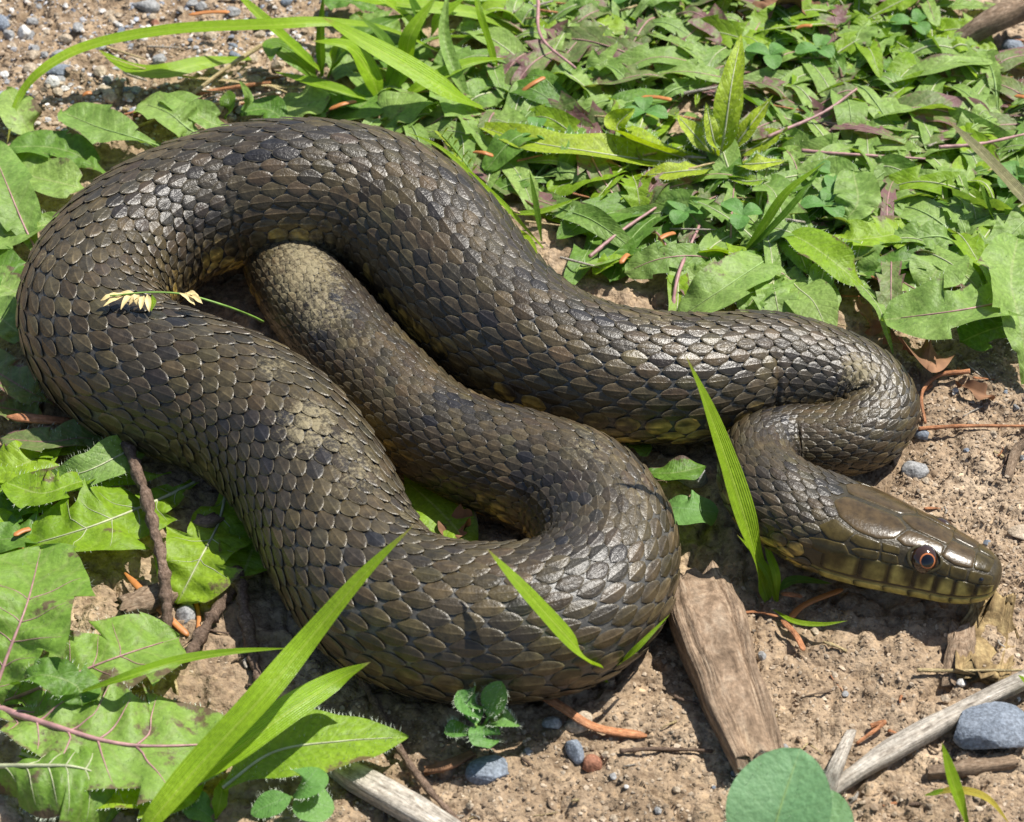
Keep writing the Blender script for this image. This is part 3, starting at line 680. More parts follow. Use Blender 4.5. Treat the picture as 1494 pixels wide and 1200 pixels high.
plant('dandelion_plant', (100, 310), 'pale green leaves crowded behind the coil below the arching grass blade', 'plant', [
    ([(150, 285, .3), (100, 270, .5), (40, 255, .5), (-10, 225, .3)], 1.5, 'dent', 'leaf_mat', dict(lobes=3, depth=.35)),
    ([(110, 320, .2), (60, 330, .4), (0, 345, .4), (-40, 350, .2)], 1.3, 'dent', 'leaf_mat', dict(lobes=3, depth=.3, hair=80)),
    ([(60, 380, .2), (35, 330, .6), (10, 270, .8), (-15, 210, .5)], 1.2, 'dent', 'leaf_mat', dict(lobes=3, depth=.25, rib='rib_pink', ribw=.035)),
    ([(170, 270, .2), (120, 230, .4), (70, 215, .4), (10, 215, .3)], 1.2, 'dent', 'leaf_dark', dict(lobes=3, depth=.35)),
    ([(235, 215, .3), (190, 200, .5), (140, 185, .6), (90, 163, .5)], 1.3, 'dent', 'leaf_mat', dict(lobes=3, depth=.35, rib='rib_green', ribw=.03)),
    ([(50, 200, .2), (30, 170, .5), (10, 130, .6)], 1.0, 'oval', 'leaf_mat', {}),
    ([(300, 205, .2), (270, 185, .5), (245, 165, .6), (205, 150, .5)], 1.4, 'dent', 'leaf_mat', dict(lobes=3, depth=.45, rib='rib_green', ribw=.03)),
    ([(30, 430, .2), (10, 400, .4), (-30, 370, .3)], 1.1, 'dent', 'leaf_dark', dict(lobes=3, depth=.3))])
plant('dandelion_plant', (360, 190), 'small green leaves under the grass tuft behind the snake', 'plant', [
    ([(350, 190, .2), (310, 180, .5), (270, 155, .6), (240, 140, .4)], 1.0, 'dent', 'leaf_mat', dict(lobes=3, depth=.4)),
    ([(330, 175, .2), (335, 155, .6), (330, 132, .8)], .45, 'oval', 'grass_dark', dict(roll=30)),
    ([(352, 170, .3), (362, 145, .8), (350, 118, 1.2)], .28, 'lance', 'leaf_mat', {}),
    ([(395, 170, .2), (440, 155, .5), (482, 140, .5)], 1.3, 'oval', 'leaf_mat', dict(fold=.1)),
    ([(420, 180, .2), (390, 160, .4), (350, 165, .4)], .8, 'oval', 'leaf_dark', {}),
    ([(560, 185, .2), (580, 165, .5), (640, 150, .8)], 1.2, 'lance', 'leaf_mat', {}),
    ([(470, 175, .2), (520, 160, .4), (560, 120, .5)], 1.2, 'oval', 'leaf_dark', {})])
plant('dandelion_plant', (640, 740), 'bright green leaf in the gap between two loops of the snake', 'plant', [
    ([(590, 700, .15), (625, 730, .3), (655, 760, .4), (690, 800, .3)], 1.2, 'oval', 'leaf_front', dict(fold=.05)),
    ([(600, 690, .1), (640, 715, .2), (690, 735, .2)], .9, 'oval', 'leaf_front', {})])
plant('clover_plant', (965, 745), 'rounded pale green leaf lying between the coil and the tall grass blade', 'plant', [
    ([(960, 740, .2), (1000, 742, .45), (1048, 748, .4)], 1.05, 'oval', 'clover', dict(fold=.03)),
    ([(945, 690, .2), (985, 690, .5), (1030, 680, .5)], .7, 'oval', 'leaf_dark', {}),
    ([(905, 640, .1), (930, 650, .4), (945, 665, .5)], .5, 'dent', 'leaf_dark', dict(lobes=3)),
    ([(955, 810, .2), (975, 795, .4), (985, 785, .5)], .25, 'lance', 'grass', {})])
plant('hawkbit_plant', (1500, 380), 'grey green spiny toothed leaves reaching over dry brown litter', 'plant', [
    ([(1540, 420, .3), (1470, 440, 1.0), (1390, 455, 1.2), (1285, 468, .8)], 1.9, 'dent', 'leaf_mat', dict(lobes=4, depth=.5, rib='rib_pink', ribw=.045, hair=200, seed=15)),
    ([(1500, 560, .2), (1490, 480, 1.0), (1475, 410, 1.4), (1485, 345, 1.2)], 1.7, 'dent', 'leaf_mat', dict(lobes=4, depth=.45, hair=120, roll=-15, seed=18)),
    ([(1510, 470, .3), (1450, 480, .7), (1400, 500, .6)], 1.2, 'dent', 'leaf_dark', dict(lobes=4, depth=.5))])
plant('dandelion_plant', (1150, 360), 'spread toothed leaves just behind the neck of the snake on bare soil', 'plant', [
    ([(1145, 365, .3), (1110, 385, .6), (1050, 425, .7), (985, 468, .3)], 1.35, 'dent', 'leaf_mat', dict(lobes=3, depth=.22, hair=120, rib='rib_green', ribw=.03)),
    ([(1125, 335, .3), (1170, 350, .7), (1220, 385, .8), (1265, 425, .4)], 1.0, 'lance', 'leaf_front', dict(hair=160)),
    ([(1140, 380, .2), (1080, 385, .5), (1010, 400, .4)], .9, 'dent', 'leaf_dark', dict(lobes=4)),
    ([(1160, 340, .3), (1225, 350, .6), (1290, 345, .6), (1350, 330, .4)], 1.2, 'dent', 'leaf_front', dict(lobes=4, depth=.5)),
    ([(1210, 340, .3), (1250, 300, .8), (1245, 250, .9)], 1.2, 'dent', 'leaf_mat', dict(lobes=3, depth=.4)),
    ([(1380, 360, .2), (1370, 390, .5), (1345, 425, .5)], 1.3, 'oval', 'leaf_mat', {}),
    ([(1280, 380, .2), (1330, 420, .5), (1400, 440, .4)], 1.2, 'dent', 'leaf_mat', dict(lobes=4, depth=.5, rib='rib_pink', ribw=.03))])
# the yellow green hairy rosette
br = dict(hair=260, rib='rib_pale', ribw=.035)
plant('hawkbit_plant', (1050, 240), 'hairy yellow green rosette with upright leaves at its heart', 'plant', [
    ([(1050, 240, .2), (1058, 190, 1.2), (1068, 120, 2.0), (1082, 50, 2.4)], .65, 'lance', 'leaf_bright', br),
    ([(1040, 243, .2), (950, 235, .5), (860, 222, .7), (762, 205, .6), (682, 178, .5)], 1.0, 'lance', 'leaf_bright', dict(br, wave=.1, fold=.4)),
    ([(1030, 240, .2), (950, 215, .6), (900, 190, .8), (925, 158, 1.1)], .9, 'lance', 'leaf_bright', dict(br, fold=.5, roll=-25)),
    ([(1055, 240, .2), (1110, 210, .6), (1150, 188, .8)], .7, 'lance', 'leaf_bright', br),
    ([(1055, 245, .2), (1080, 205, .8), (1098, 172, 1.2)], .35, 'lance', 'leaf_front', {}),
    ([(1050, 235, .2), (1035, 180, 1.0), (1060, 150, 1.5)], .4, 'lance', 'leaf_bright', br),
    ([(1060, 250, .2), (1120, 275, .5), (1170, 305, .4)], .8, 'lance', 'leaf_front', br),
    ([(1045, 250, .2), (1000, 290, .4), (960, 310, .4)], .8, 'dent', 'leaf_front', dict(lobes=4)),
    ([(1050, 235, .2), (1100, 225, .4), (1190, 225, .4)], .7, 'lance', 'leaf_bright', br),
    ([(1048, 238, .2), (1020, 205, .9), (985, 165, 1.3)], .5, 'lance', 'leaf_bright', br),
    ([(1056, 238, .2), (1090, 190, 1.0), (1128, 140, 1.4)], .45, 'lance', 'leaf_bright', br),
    ([(1046, 240, .3), (1040, 200, 1.1), (1030, 150, 1.7)], .38, 'lance', 'leaf_bright', br),
    ([(1060, 242, .3), (1100, 240, .8), (1150, 235, .9)], .5, 'lance', 'leaf_bright', br),
    ([(1056, 250, .3), (1085, 265, .7), (1120, 262, .8)], .4, 'lance', 'leaf_front', br),
    ([(1042, 246, .3), (1000, 250, .8), (930, 258, .8)], .6, 'lance', 'leaf_bright', br)])

# --- the leafy mat behind the snake: low rosettes
def mat_density(px, py):
    if px < 560 or py < -40: return False
    if px < 730 and py < 150: return False
    if abs(px - 1055) < 105 and abs(py - 225) < 62: return False
    if 690 < px < 1040 and abs(py - (185 + (px - 690) * .16)) < 26: return False
    if px > 1330 and py < 165 and (px - 1330) * .6 + (165 - py) * .5 > 70: return False
    if 1090 < px < 1180 and py < 60: return False
    if py > 470: return False
    if px > 1130 and py > 400: return False
    edge = 190 + max(0, (px - 640)) * .58
    return py < edge
rs = np.random.default_rng(21); placed = []; tries = 0
while len(placed) < 84 and tries < 8000:
    tries += 1; px, py = rs.uniform(540, 1540), rs.uniform(-70, 440)
    if not mat_density(px, py): continue
    p = gpt(px, py)
    if snake_clear(p[None], .3)[0] or any(np.hypot(*(p - q)[:2]) < 1.12 for q in placed): continue
    placed.append(p)
LOOKS = [('rosette of light green toothed leaves', 'leaf_mat', 'rib_green'), ('rosette of toothed green leaves with pink midribs', 'leaf_mat', 'rib_pink'), ('rosette of toothed green leaves with pale midribs', 'leaf_mat', 'rib_pale'),
         ('rosette of dark green toothed leaves', 'leaf_dark', 'rib_green'), ('rosette of purple blotched leaves', 'leaf_purple', 'rib_pink'), ('rosette of narrow hairy green leaves', 'leaf_mat', 'rib_pale'), ('rosette of yellow green leaves', 'leaf_front', 'rib_pale')]
MARKS = [((1050, 240), 'beside the hairy yellow green rosette'), ((1430, 35), 'near the dead root'), ((1130, 30), 'beside the broken bark'), ((700, 150), 'under the wide slanting grass blade'),
         ((790, 340), 'against the back of the top loop'), ((1430, 230), 'under the dried striped blade'), ((1120, 330), 'around the pair of narrow grass blades'), ((900, 60), 'in the open mat behind the hairy rosette'),
         ((900, 330), 'behind the middle of the top limb'), ((1260, 170), 'among the pink stalks'), ((1300, 330), 'behind the bend of the neck'), ((1040, 345), 'around the half hidden blue stone'), ((640, 30), 'beside the grass tuft')]
def near_mark(p, marks): return min(marks, key=lambda m: np.hypot(*(gpt(*m[0]) - p)[:2]))[1]
for p in placed:
    li = int(rs.choice(7, p=[.20, .16, .16, .12, .12, .14, .10])); look, mt0, rb0 = LOOKS[li]
    root = empty('dandelion_plant' if li != 5 else 'hawkbit_plant', p, look + ' ' + near_mark(p, MARKS), 'plant', 'leafy mat rosettes behind the snake')
    nl = rs.integers(6, 10); a0 = rs.uniform(0, 6.28); made = 0; size = rs.uniform(.75, 1.15)
    for q in range(nl):
        a = a0 + q * 6.28 / nl + rs.normal(0, .25); L = rs.uniform(1.7, 3.6) * size; d = np.array([math.cos(a), math.sin(a), 0])
        zz = [.10, rs.uniform(.2, .65), rs.uniform(.2, .7), rs.uniform(.08, .45)]; bend = np.array([-d[1], d[0], 0]) * rs.normal(0, .3) * L
        P = np.array([p + d * L * f + bend * f * f + np.array([0, 0, z]) for f, z in zip((.03, .35, .7, 1.0), zz)])
        if snake_clear(crv(P, 12), .25).any(): continue
        kd = 'lance' if li == 5 or rs.random() < .12 else ('oval' if rs.random() < .12 else 'dent')
        leaf(root, P, rs.uniform(.55, 1.15) * size * (.6 if kd == 'lance' else 1), kd, mt0, rib=rb0, ribw=rs.uniform(.018, .036), lobes=int(rs.integers(4, 7)), depth=rs.uniform(.45, .85), n=44, nu=3,
             roll=rs.normal(0, 16), wave=rs.uniform(.04, .14), fold=rs.uniform(0, .35), hair=90 if li == 5 else int(rs.choice([0, 30, 50])))
        made += 1
    if not made: bpy.data.objects.remove(root)
for q in range(400):
    if q > 360 or sum(o.name.startswith('wild_clover') for o in scene.objects) >= 16: break
    px, py = rs.uniform(740, 1480), rs.uniform(0, 380)
    if not mat_density(px, py): continue
    p = gpt(px, py) + [0, 0, .7]
    if snake_clear(p[None], .9)[0]: continue
    root = empty('wild_clover', gpt(px, py), 'small three leaved clover ' + near_mark(p, MARKS), 'clover', 'small clovers in the leafy mat'); a0 = rs.uniform(0, 6)
    V, F, uv = tube(np.linspace(p - [0, 0, .7], p, 6), .02, 5); mk('stalk', V, F, M['stem_green'], root, uv=uv)
    for k_ in range(3):
        d = np.array([math.cos(a0 + k_ * 2.1), math.sin(a0 + k_ * 2.1), 0]) * rs.uniform(.45, .65)
        leaf(root, np.array([p, p + d * .5 + [0, 0, .08], p + d + [0, 0, .0]]), .45, 'oval', 'clover', n=16, nu=3, wave=.02)
# pink runners among the mat
def stem(name, pl, rad, mat, label, cat, group=None, k=7, rough=.15, taper=.6, flat=1.0, n=40, seed=1):
    A = crv(ax(pl), n); r = rad * np.linspace(1, taper, n)
    if rough: r = r * (1 + rough * (vnoise(np.arange(n) * .6, seed, 1.0) - .5) * 2)
    V, F, uv = tube(A, r, k, seed, rough, flat)
    b = A[0].copy(); b[2] = min(A[:, 2])
    o = mk(name, V, F, M[mat], org=b, uv=uv); return tag(o, label, cat, group)
for i, pl in enumerate([[(785, 0, .9), (790, 55, .9), (840, 100, .8)], [(860, 375, .5), (910, 335, .7), (1000, 275, .6)], [(980, 460, .3), (990, 400, .6), (1020, 330, .6)],
                        [(1170, 220, .6), (1230, 225, .7), (1350, 232, .6)], [(1120, 200, .8), (1200, 165, .9), (1250, 130, .9)], [(1370, 215, .7), (1430, 210, .8), (1500, 195, .7)]]):
    stem('leaf_stalk', pl, .05, 'rib_pink', 'pinkish purple leaf stalk running through the green mat', 'stalk', 'pink stalks in the leafy mat', seed=i + 3)

# ------------------------------------------------------------------ grasses
def blade_ax(pl): return ax(pl)
def grass(basepx, label, blades, name='grass_tuft', cat='grass'):
    r = empty(name, gpt(*basepx), label, cat)
    for pl, w, mat, kw in blades:
        k_ = dict(fold=.35, wave=.0, n=40, nu=3); k_.update(kw); leaf(r, ax(pl), w, 'blade', mat, **k_)
    return r
grass((478, 122), 'grass tuft with a long arching blade growing behind the snake', [
    ([(640, 75, .5), (560, 42, 1.4), (480, 34, 2.0), (400, 37, 2.1), (250, 45, 1.8), (130, 68, 1.3), (60, 105, .9), (25, 150, .6), (10, 212, .2)], .46, 'grass', dict(n=70, fold=.2)),
    ([(472, 108, .1), (430, 72, .9), (385, 30, 1.6), (335, -20, 2.0)], .42, 'grass', {}),
    ([(470, 112, .1), (468, 60, 1.0), (472, -10, 2.2)], .24, 'grass_dark', {}),
    ([(478, 115, .1), (500, 75, .8), (545, 40, 1.2), (600, 20, 1.2)], .55, 'grass_dark', {}),
    ([(480, 115, .1), (492, 85, .6), (510, 45, 1.2)], .5, 'grass', {}),
    ([(460, 118, .1), (440, 95, .5), (400, 70, .8), (395, 90, .9)], .7, 'grass_dark', {}),
    ([(476, 125, .1), (420, 128, .2), (330, 118, .3), (240, 108, .4), (140, 78, .8)], .10, 'straw', {}),
    ([(365, 85, .2), (300, 92, .5), (240, 105, .5), (190, 100, .5), (142, 72, .7)], .62, 'grass', dict(fold=.1))])
grass((560, 150), 'clump of broad yellow green grass blades behind the top loop', [
    ([(560, 150, .2), (590, 100, 1.0), (600, 50, 1.8), (640, -10, 2.4)], .55, 'grass', dict(fold=.2)),
    ([(555, 150, .2), (540, 110, .9), (510, 70, 1.6), (455, 60, 1.9)], .6, 'grass', dict(fold=.2)),
    ([(565, 150, .2), (575, 110, .8), (560, 60, 1.6), (520, 20, 2.2)], .42, 'grass_dark', {}),
    ([(570, 152, .2), (620, 125, .7), (680, 95, 1.0), (740, 85, .8)], .45, 'grass', {}),
    ([(550, 150, .2), (500, 135, .6), (450, 120, .8), (400, 105, .7)], .38, 'grass', {})])
grass((620, 60), 'clump of tall bright grass blades beside the leafy mat', [
    ([(620, 70, .2), (600, 35, .9), (560, 0, 1.5), (500, -25, 1.9)], .5, 'grass', dict(fold=.2)),
    ([(625, 70, .2), (640, 30, .9), (680, -5, 1.4)], .45, 'grass', dict(fold=.2)),
    ([(618, 70, .2), (612, 30, 1.0), (590, -20, 1.8)], .35, 'grass_dark', {}),
    ([(610, 72, .2), (560, 60, .6), (520, 30, .9)], .5, 'grass_dark', {})])
plant('dandelion_plant', (620, 120), 'broad green leaves at the foot of the yellow green grass clump', 'plant', [
    ([(640, 125, .1), (660, 100, .4), (690, 70, .4)], 1.1, 'oval', 'leaf_mat', {}), ([(600, 120, .1), (580, 90, .4), (560, 70, .4)], 1.1, 'oval', 'leaf_dark', {}),
    ([(640, 140, .1), (690, 150, .4), (740, 140, .4)], 1.0, 'dent', 'leaf_mat', {}), ([(600, 60, .1), (560, 40, .4), (510, 30, .4)], 1.2, 'dent', 'leaf_mat', {}),
    ([(640, 50, .1), (690, 40, .4), (740, 30, .4)], 1.2, 'dent', 'leaf_mat', {}), ([(540, 150, .1), (500, 150, .4), (450, 165, .3)], 1.0, 'dent', 'leaf_dark', {}),
    ([(620, 160, .1), (650, 165, .4), (700, 190, .3)], 1.0, 'dent', 'leaf_mat', {}), ([(660, 90, .1), (700, 110, .4), (740, 115, .4)], .9, 'dent', 'leaf_mat', {}),
    ([(560, 20, .1), (520, 5, .4), (470, -5, .4)], 1.1, 'dent', 'leaf_dark', {}), ([(650, 10, .1), (690, 0, .4), (740, -10, .4)], 1.1, 'dent', 'leaf_mat', {})])
grass((700, 155), 'wide yellow green grass blade slanting out of the leafy mat', [
    ([(712, 162, .4), (660, 138, 1.0), (590, 95, 1.7), (520, 55, 2.2), (470, 25, 2.5)], .72, 'grass', dict(fold=.15)),
    ([(690, 160, .2), (665, 110, .8), (648, 50, 1.6), (655, -20, 2.4)], .35, 'leaf_mat', dict(fold=.5)),
    ([(728, 115, .3), (715, 70, 1.0), (700, 20, 1.8), (690, -30, 2.2)], .22, 'grass', {}),
    ([(780, 60, .2), (700, 22, .8), (600, 8, 1.2), (500, -8, 1.3), (420, -12, 1.3)], .55, 'grass', dict(fold=.1)),
    ([(790, -20, .2), (700, -6, .6), (600, -14, .9)], .6, 'grass', dict(fold=.1))])
grass((790, 345), 'thin grass blades with a green seed head against the back of the snake', [
    ([(792, 362, .2), (740, 305, .8), (690, 258, 1.6), (640, 215, 2.2), (590, 192, 2.5)], .17, 'grass', {}),
    ([(790, 352, .2), (782, 300, .9), (772, 248, 1.6)], .14, 'grass_dark', {}),
    ([(735, 312, .3), (790, 310, .5), (848, 288, .8)], .20, 'grass', {}),
    ([(745, 330, .2), (770, 350, .3), (785, 372, .4)], .18, 'grass', {})])
sh = empty('seed_head', gpt(705, 285), 'small green grass seed head leaning beside the top loop of the snake', 'seed head')
A = crv(ax([(706, 290, .3), (690, 255, 1.2), (668, 225, 1.8), (645, 198, 2.2)]), 20); V, F, uv = tube(A, .025, 5); mk('stalk', V, F, M['stem_green'], sh, uv=uv)
for i in range(14):
    a = A[6 + i]; d = np.array([.16 * (1 if i % 2 else -1), 0.0, .10]) + (A[-1] - A[0]) / 22
    leaf(sh, np.array([a, a + d * .6, a + d * 1.3]), .11, 'lance', 'leaf_bright', n=8, nu=2)
grass((1080, 372), 'pair of narrow grass blades standing over the leaves near the neck', [
    ([(1082, 372, .2), (1115, 330, 1.0), (1150, 280, 1.8), (1205, 236, 2.2)], .26, 'grass', {}),
    ([(1080, 374, .2), (1120, 340, .9), (1165, 290, 1.6), (1198, 245, 1.9)], .2, 'grass_dark', {}),
    ([(1120, 250, .3), (1160, 270, .5), (1205, 238, 1.1)], .15, 'grass_dark', {})])
grass((1520, 330), 'stiff dried striped grass blade lying over the green mat', [
    ([(1530, 330, .4), (1480, 275, 1.2), (1430, 222, 1.8), (1382, 175, 2.2)], .42, 'grass_dry', dict(fold=.25)),
    ([(1455, 335, .2), (1440, 300, .8), (1428, 265, 1.3)], .3, 'grass_dark', {}),
    ([(1500, 225, .3), (1465, 240, .6), (1440, 250, .8)], .13, 'straw', {})])
# front
grass((220, 1205), 'broad bright grass blades crossing in front of the snake over the hairy leaves', [
    ([(185, 1245, .0), (215, 1206, 1.0), (290, 1118, 1.8), (380, 1020, 2.5), (450, 935, 3.0), (530, 840, 3.9), (604, 766, 4.6)], .60, 'grass', dict(fold=.22, n=60)),
    ([(255, 1160, 1.2), (330, 1106, 1.7), (420, 1040, 1.9), (490, 995, 2.0), (541, 966, 2.2)], .66, 'grass', dict(fold=.25))])
grass((105, 1015), 'slender grass blade bending across the hairy toothed leaves', [
    ([(95, 1018, .9), (180, 990, 1.4), (260, 965, 1.6), (340, 952, 1.6), (425, 946, 1.5)], .24, 'grass', {})], 'grass_sprout')
grass((882, 990), 'flat grass blade leaning back against the lower loop', [
    ([(884, 996, .05), (870, 978, 1.0), (850, 955, 2.1), (800, 900, 3.0), (755, 850, 3.5), (710, 800, 3.8)], .44, 'grass', dict(fold=.1))], 'grass_sprout')
grass((888, 986), 'short thin grass blade between the lower loop and the wood chip', [
    ([(886, 990, .05), (900, 974, .8), (930, 946, 1.5), (978, 896, 1.9)], .17, 'grass', {})], 'grass_sprout')
grass((1122, 885), 'tall upright grass blade with side shoots standing before the neck', [
    ([(1124, 888, .0), (1112, 850, .5), (1090, 770, 1.7), (1062, 680, 3.0), (1030, 590, 4.3), (999, 516, 5.3)], .52, 'grass', dict(fold=.3, n=60)),
    ([(1132, 880, .1), (1122, 842, .5), (1100, 810, .9), (1075, 780, 1.3)], .22, 'grass', {}),
    ([(1134, 880, .1), (1132, 840, .6), (1122, 810, .9), (1114, 788, 1.1)], .18, 'grass', {}),
    ([(1136, 862, .3), (1160, 848, .5), (1215, 852, .6)], .24, 'grass_dark', {}),
    ([(1128, 890, .1), (1160, 908, .25), (1200, 912, .35), (1237, 906, .5)], .14, 'grass', {})])
grass((1412, 1205), 'green grass blade crossing a yellowed arched blade', [
    ([(1415, 1215, .0), (1398, 1165, .8), (1384, 1120, 1.4), (1374, 1083, 1.8)], .26, 'grass', {}),
    ([(1352, 1160, .5), (1395, 1154, .8), (1440, 1166, .7), (1475, 1205, .2)], .19, 'grass_yellow', {}),
    ([(1350, 1161, .5), (1375, 1156, .7), (1400, 1154, .8)], .14, 'grass', {})])
grass((1500, 1005), 'green grass tip over the pale split twig', [([(1520, 1020, .4), (1500, 1000, .8), (1485, 985, 1.0)], .2, 'grass', {})], 'grass_sprout')
# clovers
def trefoil(basepx, label, lf, name='clover_plant'):
    r = empty(name, gpt(*basepx), label, 'clover'); b = ax([(basepx[0], basepx[1], 0)])[0]
    for pl, w, mat, kw in lf:
        A = ax(pl); leaf(r, A, w, 'oval', mat, n=26, wave=.02, **kw)
        V, F, uv = tube(crv(np.array([b, (b + A[0]) / 2 + [0, 0, .1], A[0]]), 8), .03, 6); mk('stalk', V, F, M['stem_green'], r, uv=uv)
    return r
hk = dict(hair=160, fold=.3)
trefoil((695, 1090), 'small hairy clover sprout growing in front of the lower loop', [
    ([(712, 1048, 1.0), (722, 1022, 1.4), (732, 994, 1.7)], .55, 'clover', hk), ([(700, 1046, 1.0), (682, 1030, 1.3), (668, 1008, 1.5)], .5, 'clover', hk),
    ([(694, 1058, .9), (690, 1030, 1.2), (694, 1004, 1.5)], .5, 'clover', hk),
    ([(690, 1066, .7), (668, 1066, .9), (648, 1070, .8)], .45, 'clover', hk), ([(712, 1056, .8), (735, 1050, 1.0), (756, 1056, .8)], .5, 'clover', hk),
    ([(705, 1058, .8), (706, 1072, .8), (708, 1086, .5)], .6, 'clover', hk)])
trefoil((440, 1185), 'three leaved clover tucked under the lance shaped leaf', [
    ([(430, 1160, .7), (448, 1140, 1.0), (464, 1120, 1.0)], .75, 'clover', dict(fold=.05, hair=60)), ([(425, 1163, .7), (398, 1172, .8), (366, 1188, .6)], .6, 'clover', dict(fold=.05, hair=60)),
    ([(430, 1163, .7), (455, 1170, .8), (488, 1180, .6)], .95, 'clover', dict(fold=.05, hair=60))])
trefoil((1150, 1240), 'blue green rounded leaves beside the wood chip end', [
    ([(1112, 1285, .6), (1135, 1190, 1.5), (1168, 1092, 2.0)], 1.9, 'leaf_glauc', dict(fold=.22, hair=200, rib='rib_green', ribw=.02)), ([(1190, 1270, .6), (1204, 1210, 1.1), (1212, 1152, 1.4)], 1.0, 'leaf_glauc', dict(fold=.15, hair=80))])
# dry grass panicle lying over the snake's left coil
pn = empty('dry_seed_head', ax([(375, 463, 1.6)])[0], 'dry yellow grass flower lying across the coil of the snake', 'seed head')
A = crv(np.array([at(384, 470, .9), at(366, 461, 1.9), at(330, 447, 2.75), at(270, 430, 3.05), at(215, 427, 3.15), at(160, 432, 3.2)]), 26); V, F, uv = tube(A, .03 * np.linspace(1, .5, 26), 6); mk('stalk', V, F, M['stem_green'], pn, uv=uv)
for i, (x, y, x2, y2) in enumerate([(270, 428, 292, 436), (262, 428, 285, 446), (272, 430, 296, 444), (200, 428, 165, 436), (190, 429, 150, 448), (185, 430, 158, 440), (205, 430, 188, 446), (210, 432, 205, 452), (215, 430, 218, 456), (195, 428, 176, 452), (178, 430, 146, 440), (200, 432, 200, 446)]):
    a, b = at(x, y, 3.12), at(x2, y2, 3.05); leaf(pn, np.array([a, (a + b) / 2 + [0, 0, .05], b]), .13, 'lance', 'floret', n=10, nu=2, fold=.5)
for V_, m_ in ((np.array([at(222, 430, 3.1), at(224, 442, 3.05), at(220, 455, 3.0)]), 'grass'),): leaf(pn, V_, .12, 'lance', m_, n=10, nu=2)

# ------------------------------------------------------------------ sticks, chips and needles
def slab(name, pl, wid, thk, mat, label, cat, seed=0, n=60, k=28, group=None, groove=.06, ends=None):
    """weathered piece of wood: box-like section with lengthwise grooves and broken ends"""
    A = crv(ax(pl), n); T = nrm(np.gradient(A, axis=0)); S = nrm(np.cross(T, [0, 0, 1.0])); N2 = nrm(np.cross(S, T)); t_ = np.linspace(0, 1, n)
    w = np.interp(t_, np.linspace(0, 1, len(wid)), wid) / 2; h = np.interp(t_, np.linspace(0, 1, len(thk)), thk) / 2
    aa = np.linspace(0, 2 * np.pi, k, endpoint=False); c, s = np.cos(aa), np.sin(aa); e = .45
    bx, bz = np.sign(c) * np.abs(c) ** e, np.sign(s) * np.abs(s) ** e
    g = groove * (vnoise(bx[None] * 7 + bz[None] * 3 + seed, t_[:, None] * 2.0, seed * 1.3) - .5) * 2 + .5 * groove * (vnoise(bx[None] * 16 + seed, bz[None] * 9, t_[:, None] * 6) - .5)
    crack = -groove * 3.2 * np.exp(-((bx[None] - .22 - .14 * np.sin(t_[:, None] * 4 + seed) - .05 * vnoise(t_[:, None] * 14, seed, 1.0)) / .05) ** 2) * (bz[None] > .5)
    endn = (vnoise(bx * 3.0 + seed, bz * 2.0, 5.0) - .5 + .6 * (vnoise(bx * 9.0 + seed, bz * 2.0, 2.0) - .5)) * .8 * min(1, max(wid))
    ext = np.zeros((n, k)); ext[:3] = -endn * .6; ext[-3:] = endn
    wob = .10 * min(1, max(wid)) * (vnoise(t_ * 6 + seed, 1.0, 2.0) - .5)
    V = A[:, None] + S[:, None] * ((w[:, None] + g * .6 + wob[:, None]) * bx)[..., None] + N2[:, None] * (h[:, None] * bz + (g + crack) * np.sign(bz) * (np.abs(bz) > .4))[..., None] + T[:, None] * ext[..., None]
    uv = np.stack(np.broadcast_arrays(aa[None] / 6.28, t_[:, None]), -1).reshape(-1, 2)
    F = [tuple(f) for f in gridF(n, k, True)]; V = V.reshape(-1, 3)
    for row, rev in ((0, True), (n - 1, False)):
        c_ = V[row * k:(row + 1) * k].mean(0); V = np.vstack([V, c_]); uv = np.vstack([uv, [.5, row / n]]); ci = len(V) - 1
        for i in range(k):
            a, b = row * k + i, row * k + (i + 1) % k; F.append((b, a, ci) if rev else (a, b, ci))
    b = A.mean(0); b[2] = V[:, 2].min(); return tag(mk(name, V, F, M[mat], org=b, uv=uv), label, cat, group)
slab('wood_chip', [(1016, 852, .52), (1035, 910, .52), (1062, 990, .48), (1112, 1122, .34)], [1.15, 1.45, 1.4, 1.3, .85], [.72, .78, .7, .45], 'wood_chip', 'chunky flat brown wood chip lying in front of the head', 'wood chip', 3, 120, 72, groove=.085)
slab('split_twig', [(1200, 1160, .25), (1300, 1095, .3), (1400, 1040, .3), (1510, 985, .25)], [.30, .40, .38, .34], [.2, .26, .26, .22], 'wood_pale', 'long pale grey split twig with frayed end on bare soil', 'twig', 6, 80, 26, groove=.035)
slab('split_twig', [(1204, 1158, .3), (1222, 1115, .4), (1243, 1068, .5)], [.30, .28, .14], [.22, .2, .1], 'wood_pale', 'short pale splinter standing off the frayed twig end', 'twig', 8, 30, 18, groove=.03)
slab('stick', [(455, 1095, .2), (520, 1135, .25), (600, 1180, .25), (690, 1235, .2)], [.35, .5, .52, .45], [.35, .42, .42, .4], 'wood_pale', 'weathered grey stick lying under the lance shaped leaf', 'stick', 11, 60, 24, groove=.04)
slab('bark_piece', [(1432, 985, .12), (1440, 930, .16), (1448, 885, .12)], [1.0, 1.25, .8], [.16, .2, .16], 'bark_yellow', 'yellowish flaky bark piece set in the soil by the snout', 'bark', 13, 40, 40, groove=.09)
slab('bark_piece', [(1395, 1000, .08), (1400, 960, .10), (1405, 920, .08)], [.5, .6, .5], [.18, .2, .18], 'wood_chip', 'narrow brown bark strip beside the yellowish flaky bark', 'bark', 14, 30, 26, groove=.05)
slab('stick', [(1355, 1128, .12), (1410, 1122, .12), (1480, 1112, .12)], [.22, .28, .25], [.2, .24, .2], 'wood_chip', 'short brown stick lying below the blue grey stone', 'stick', 16, 40, 20, groove=.03)
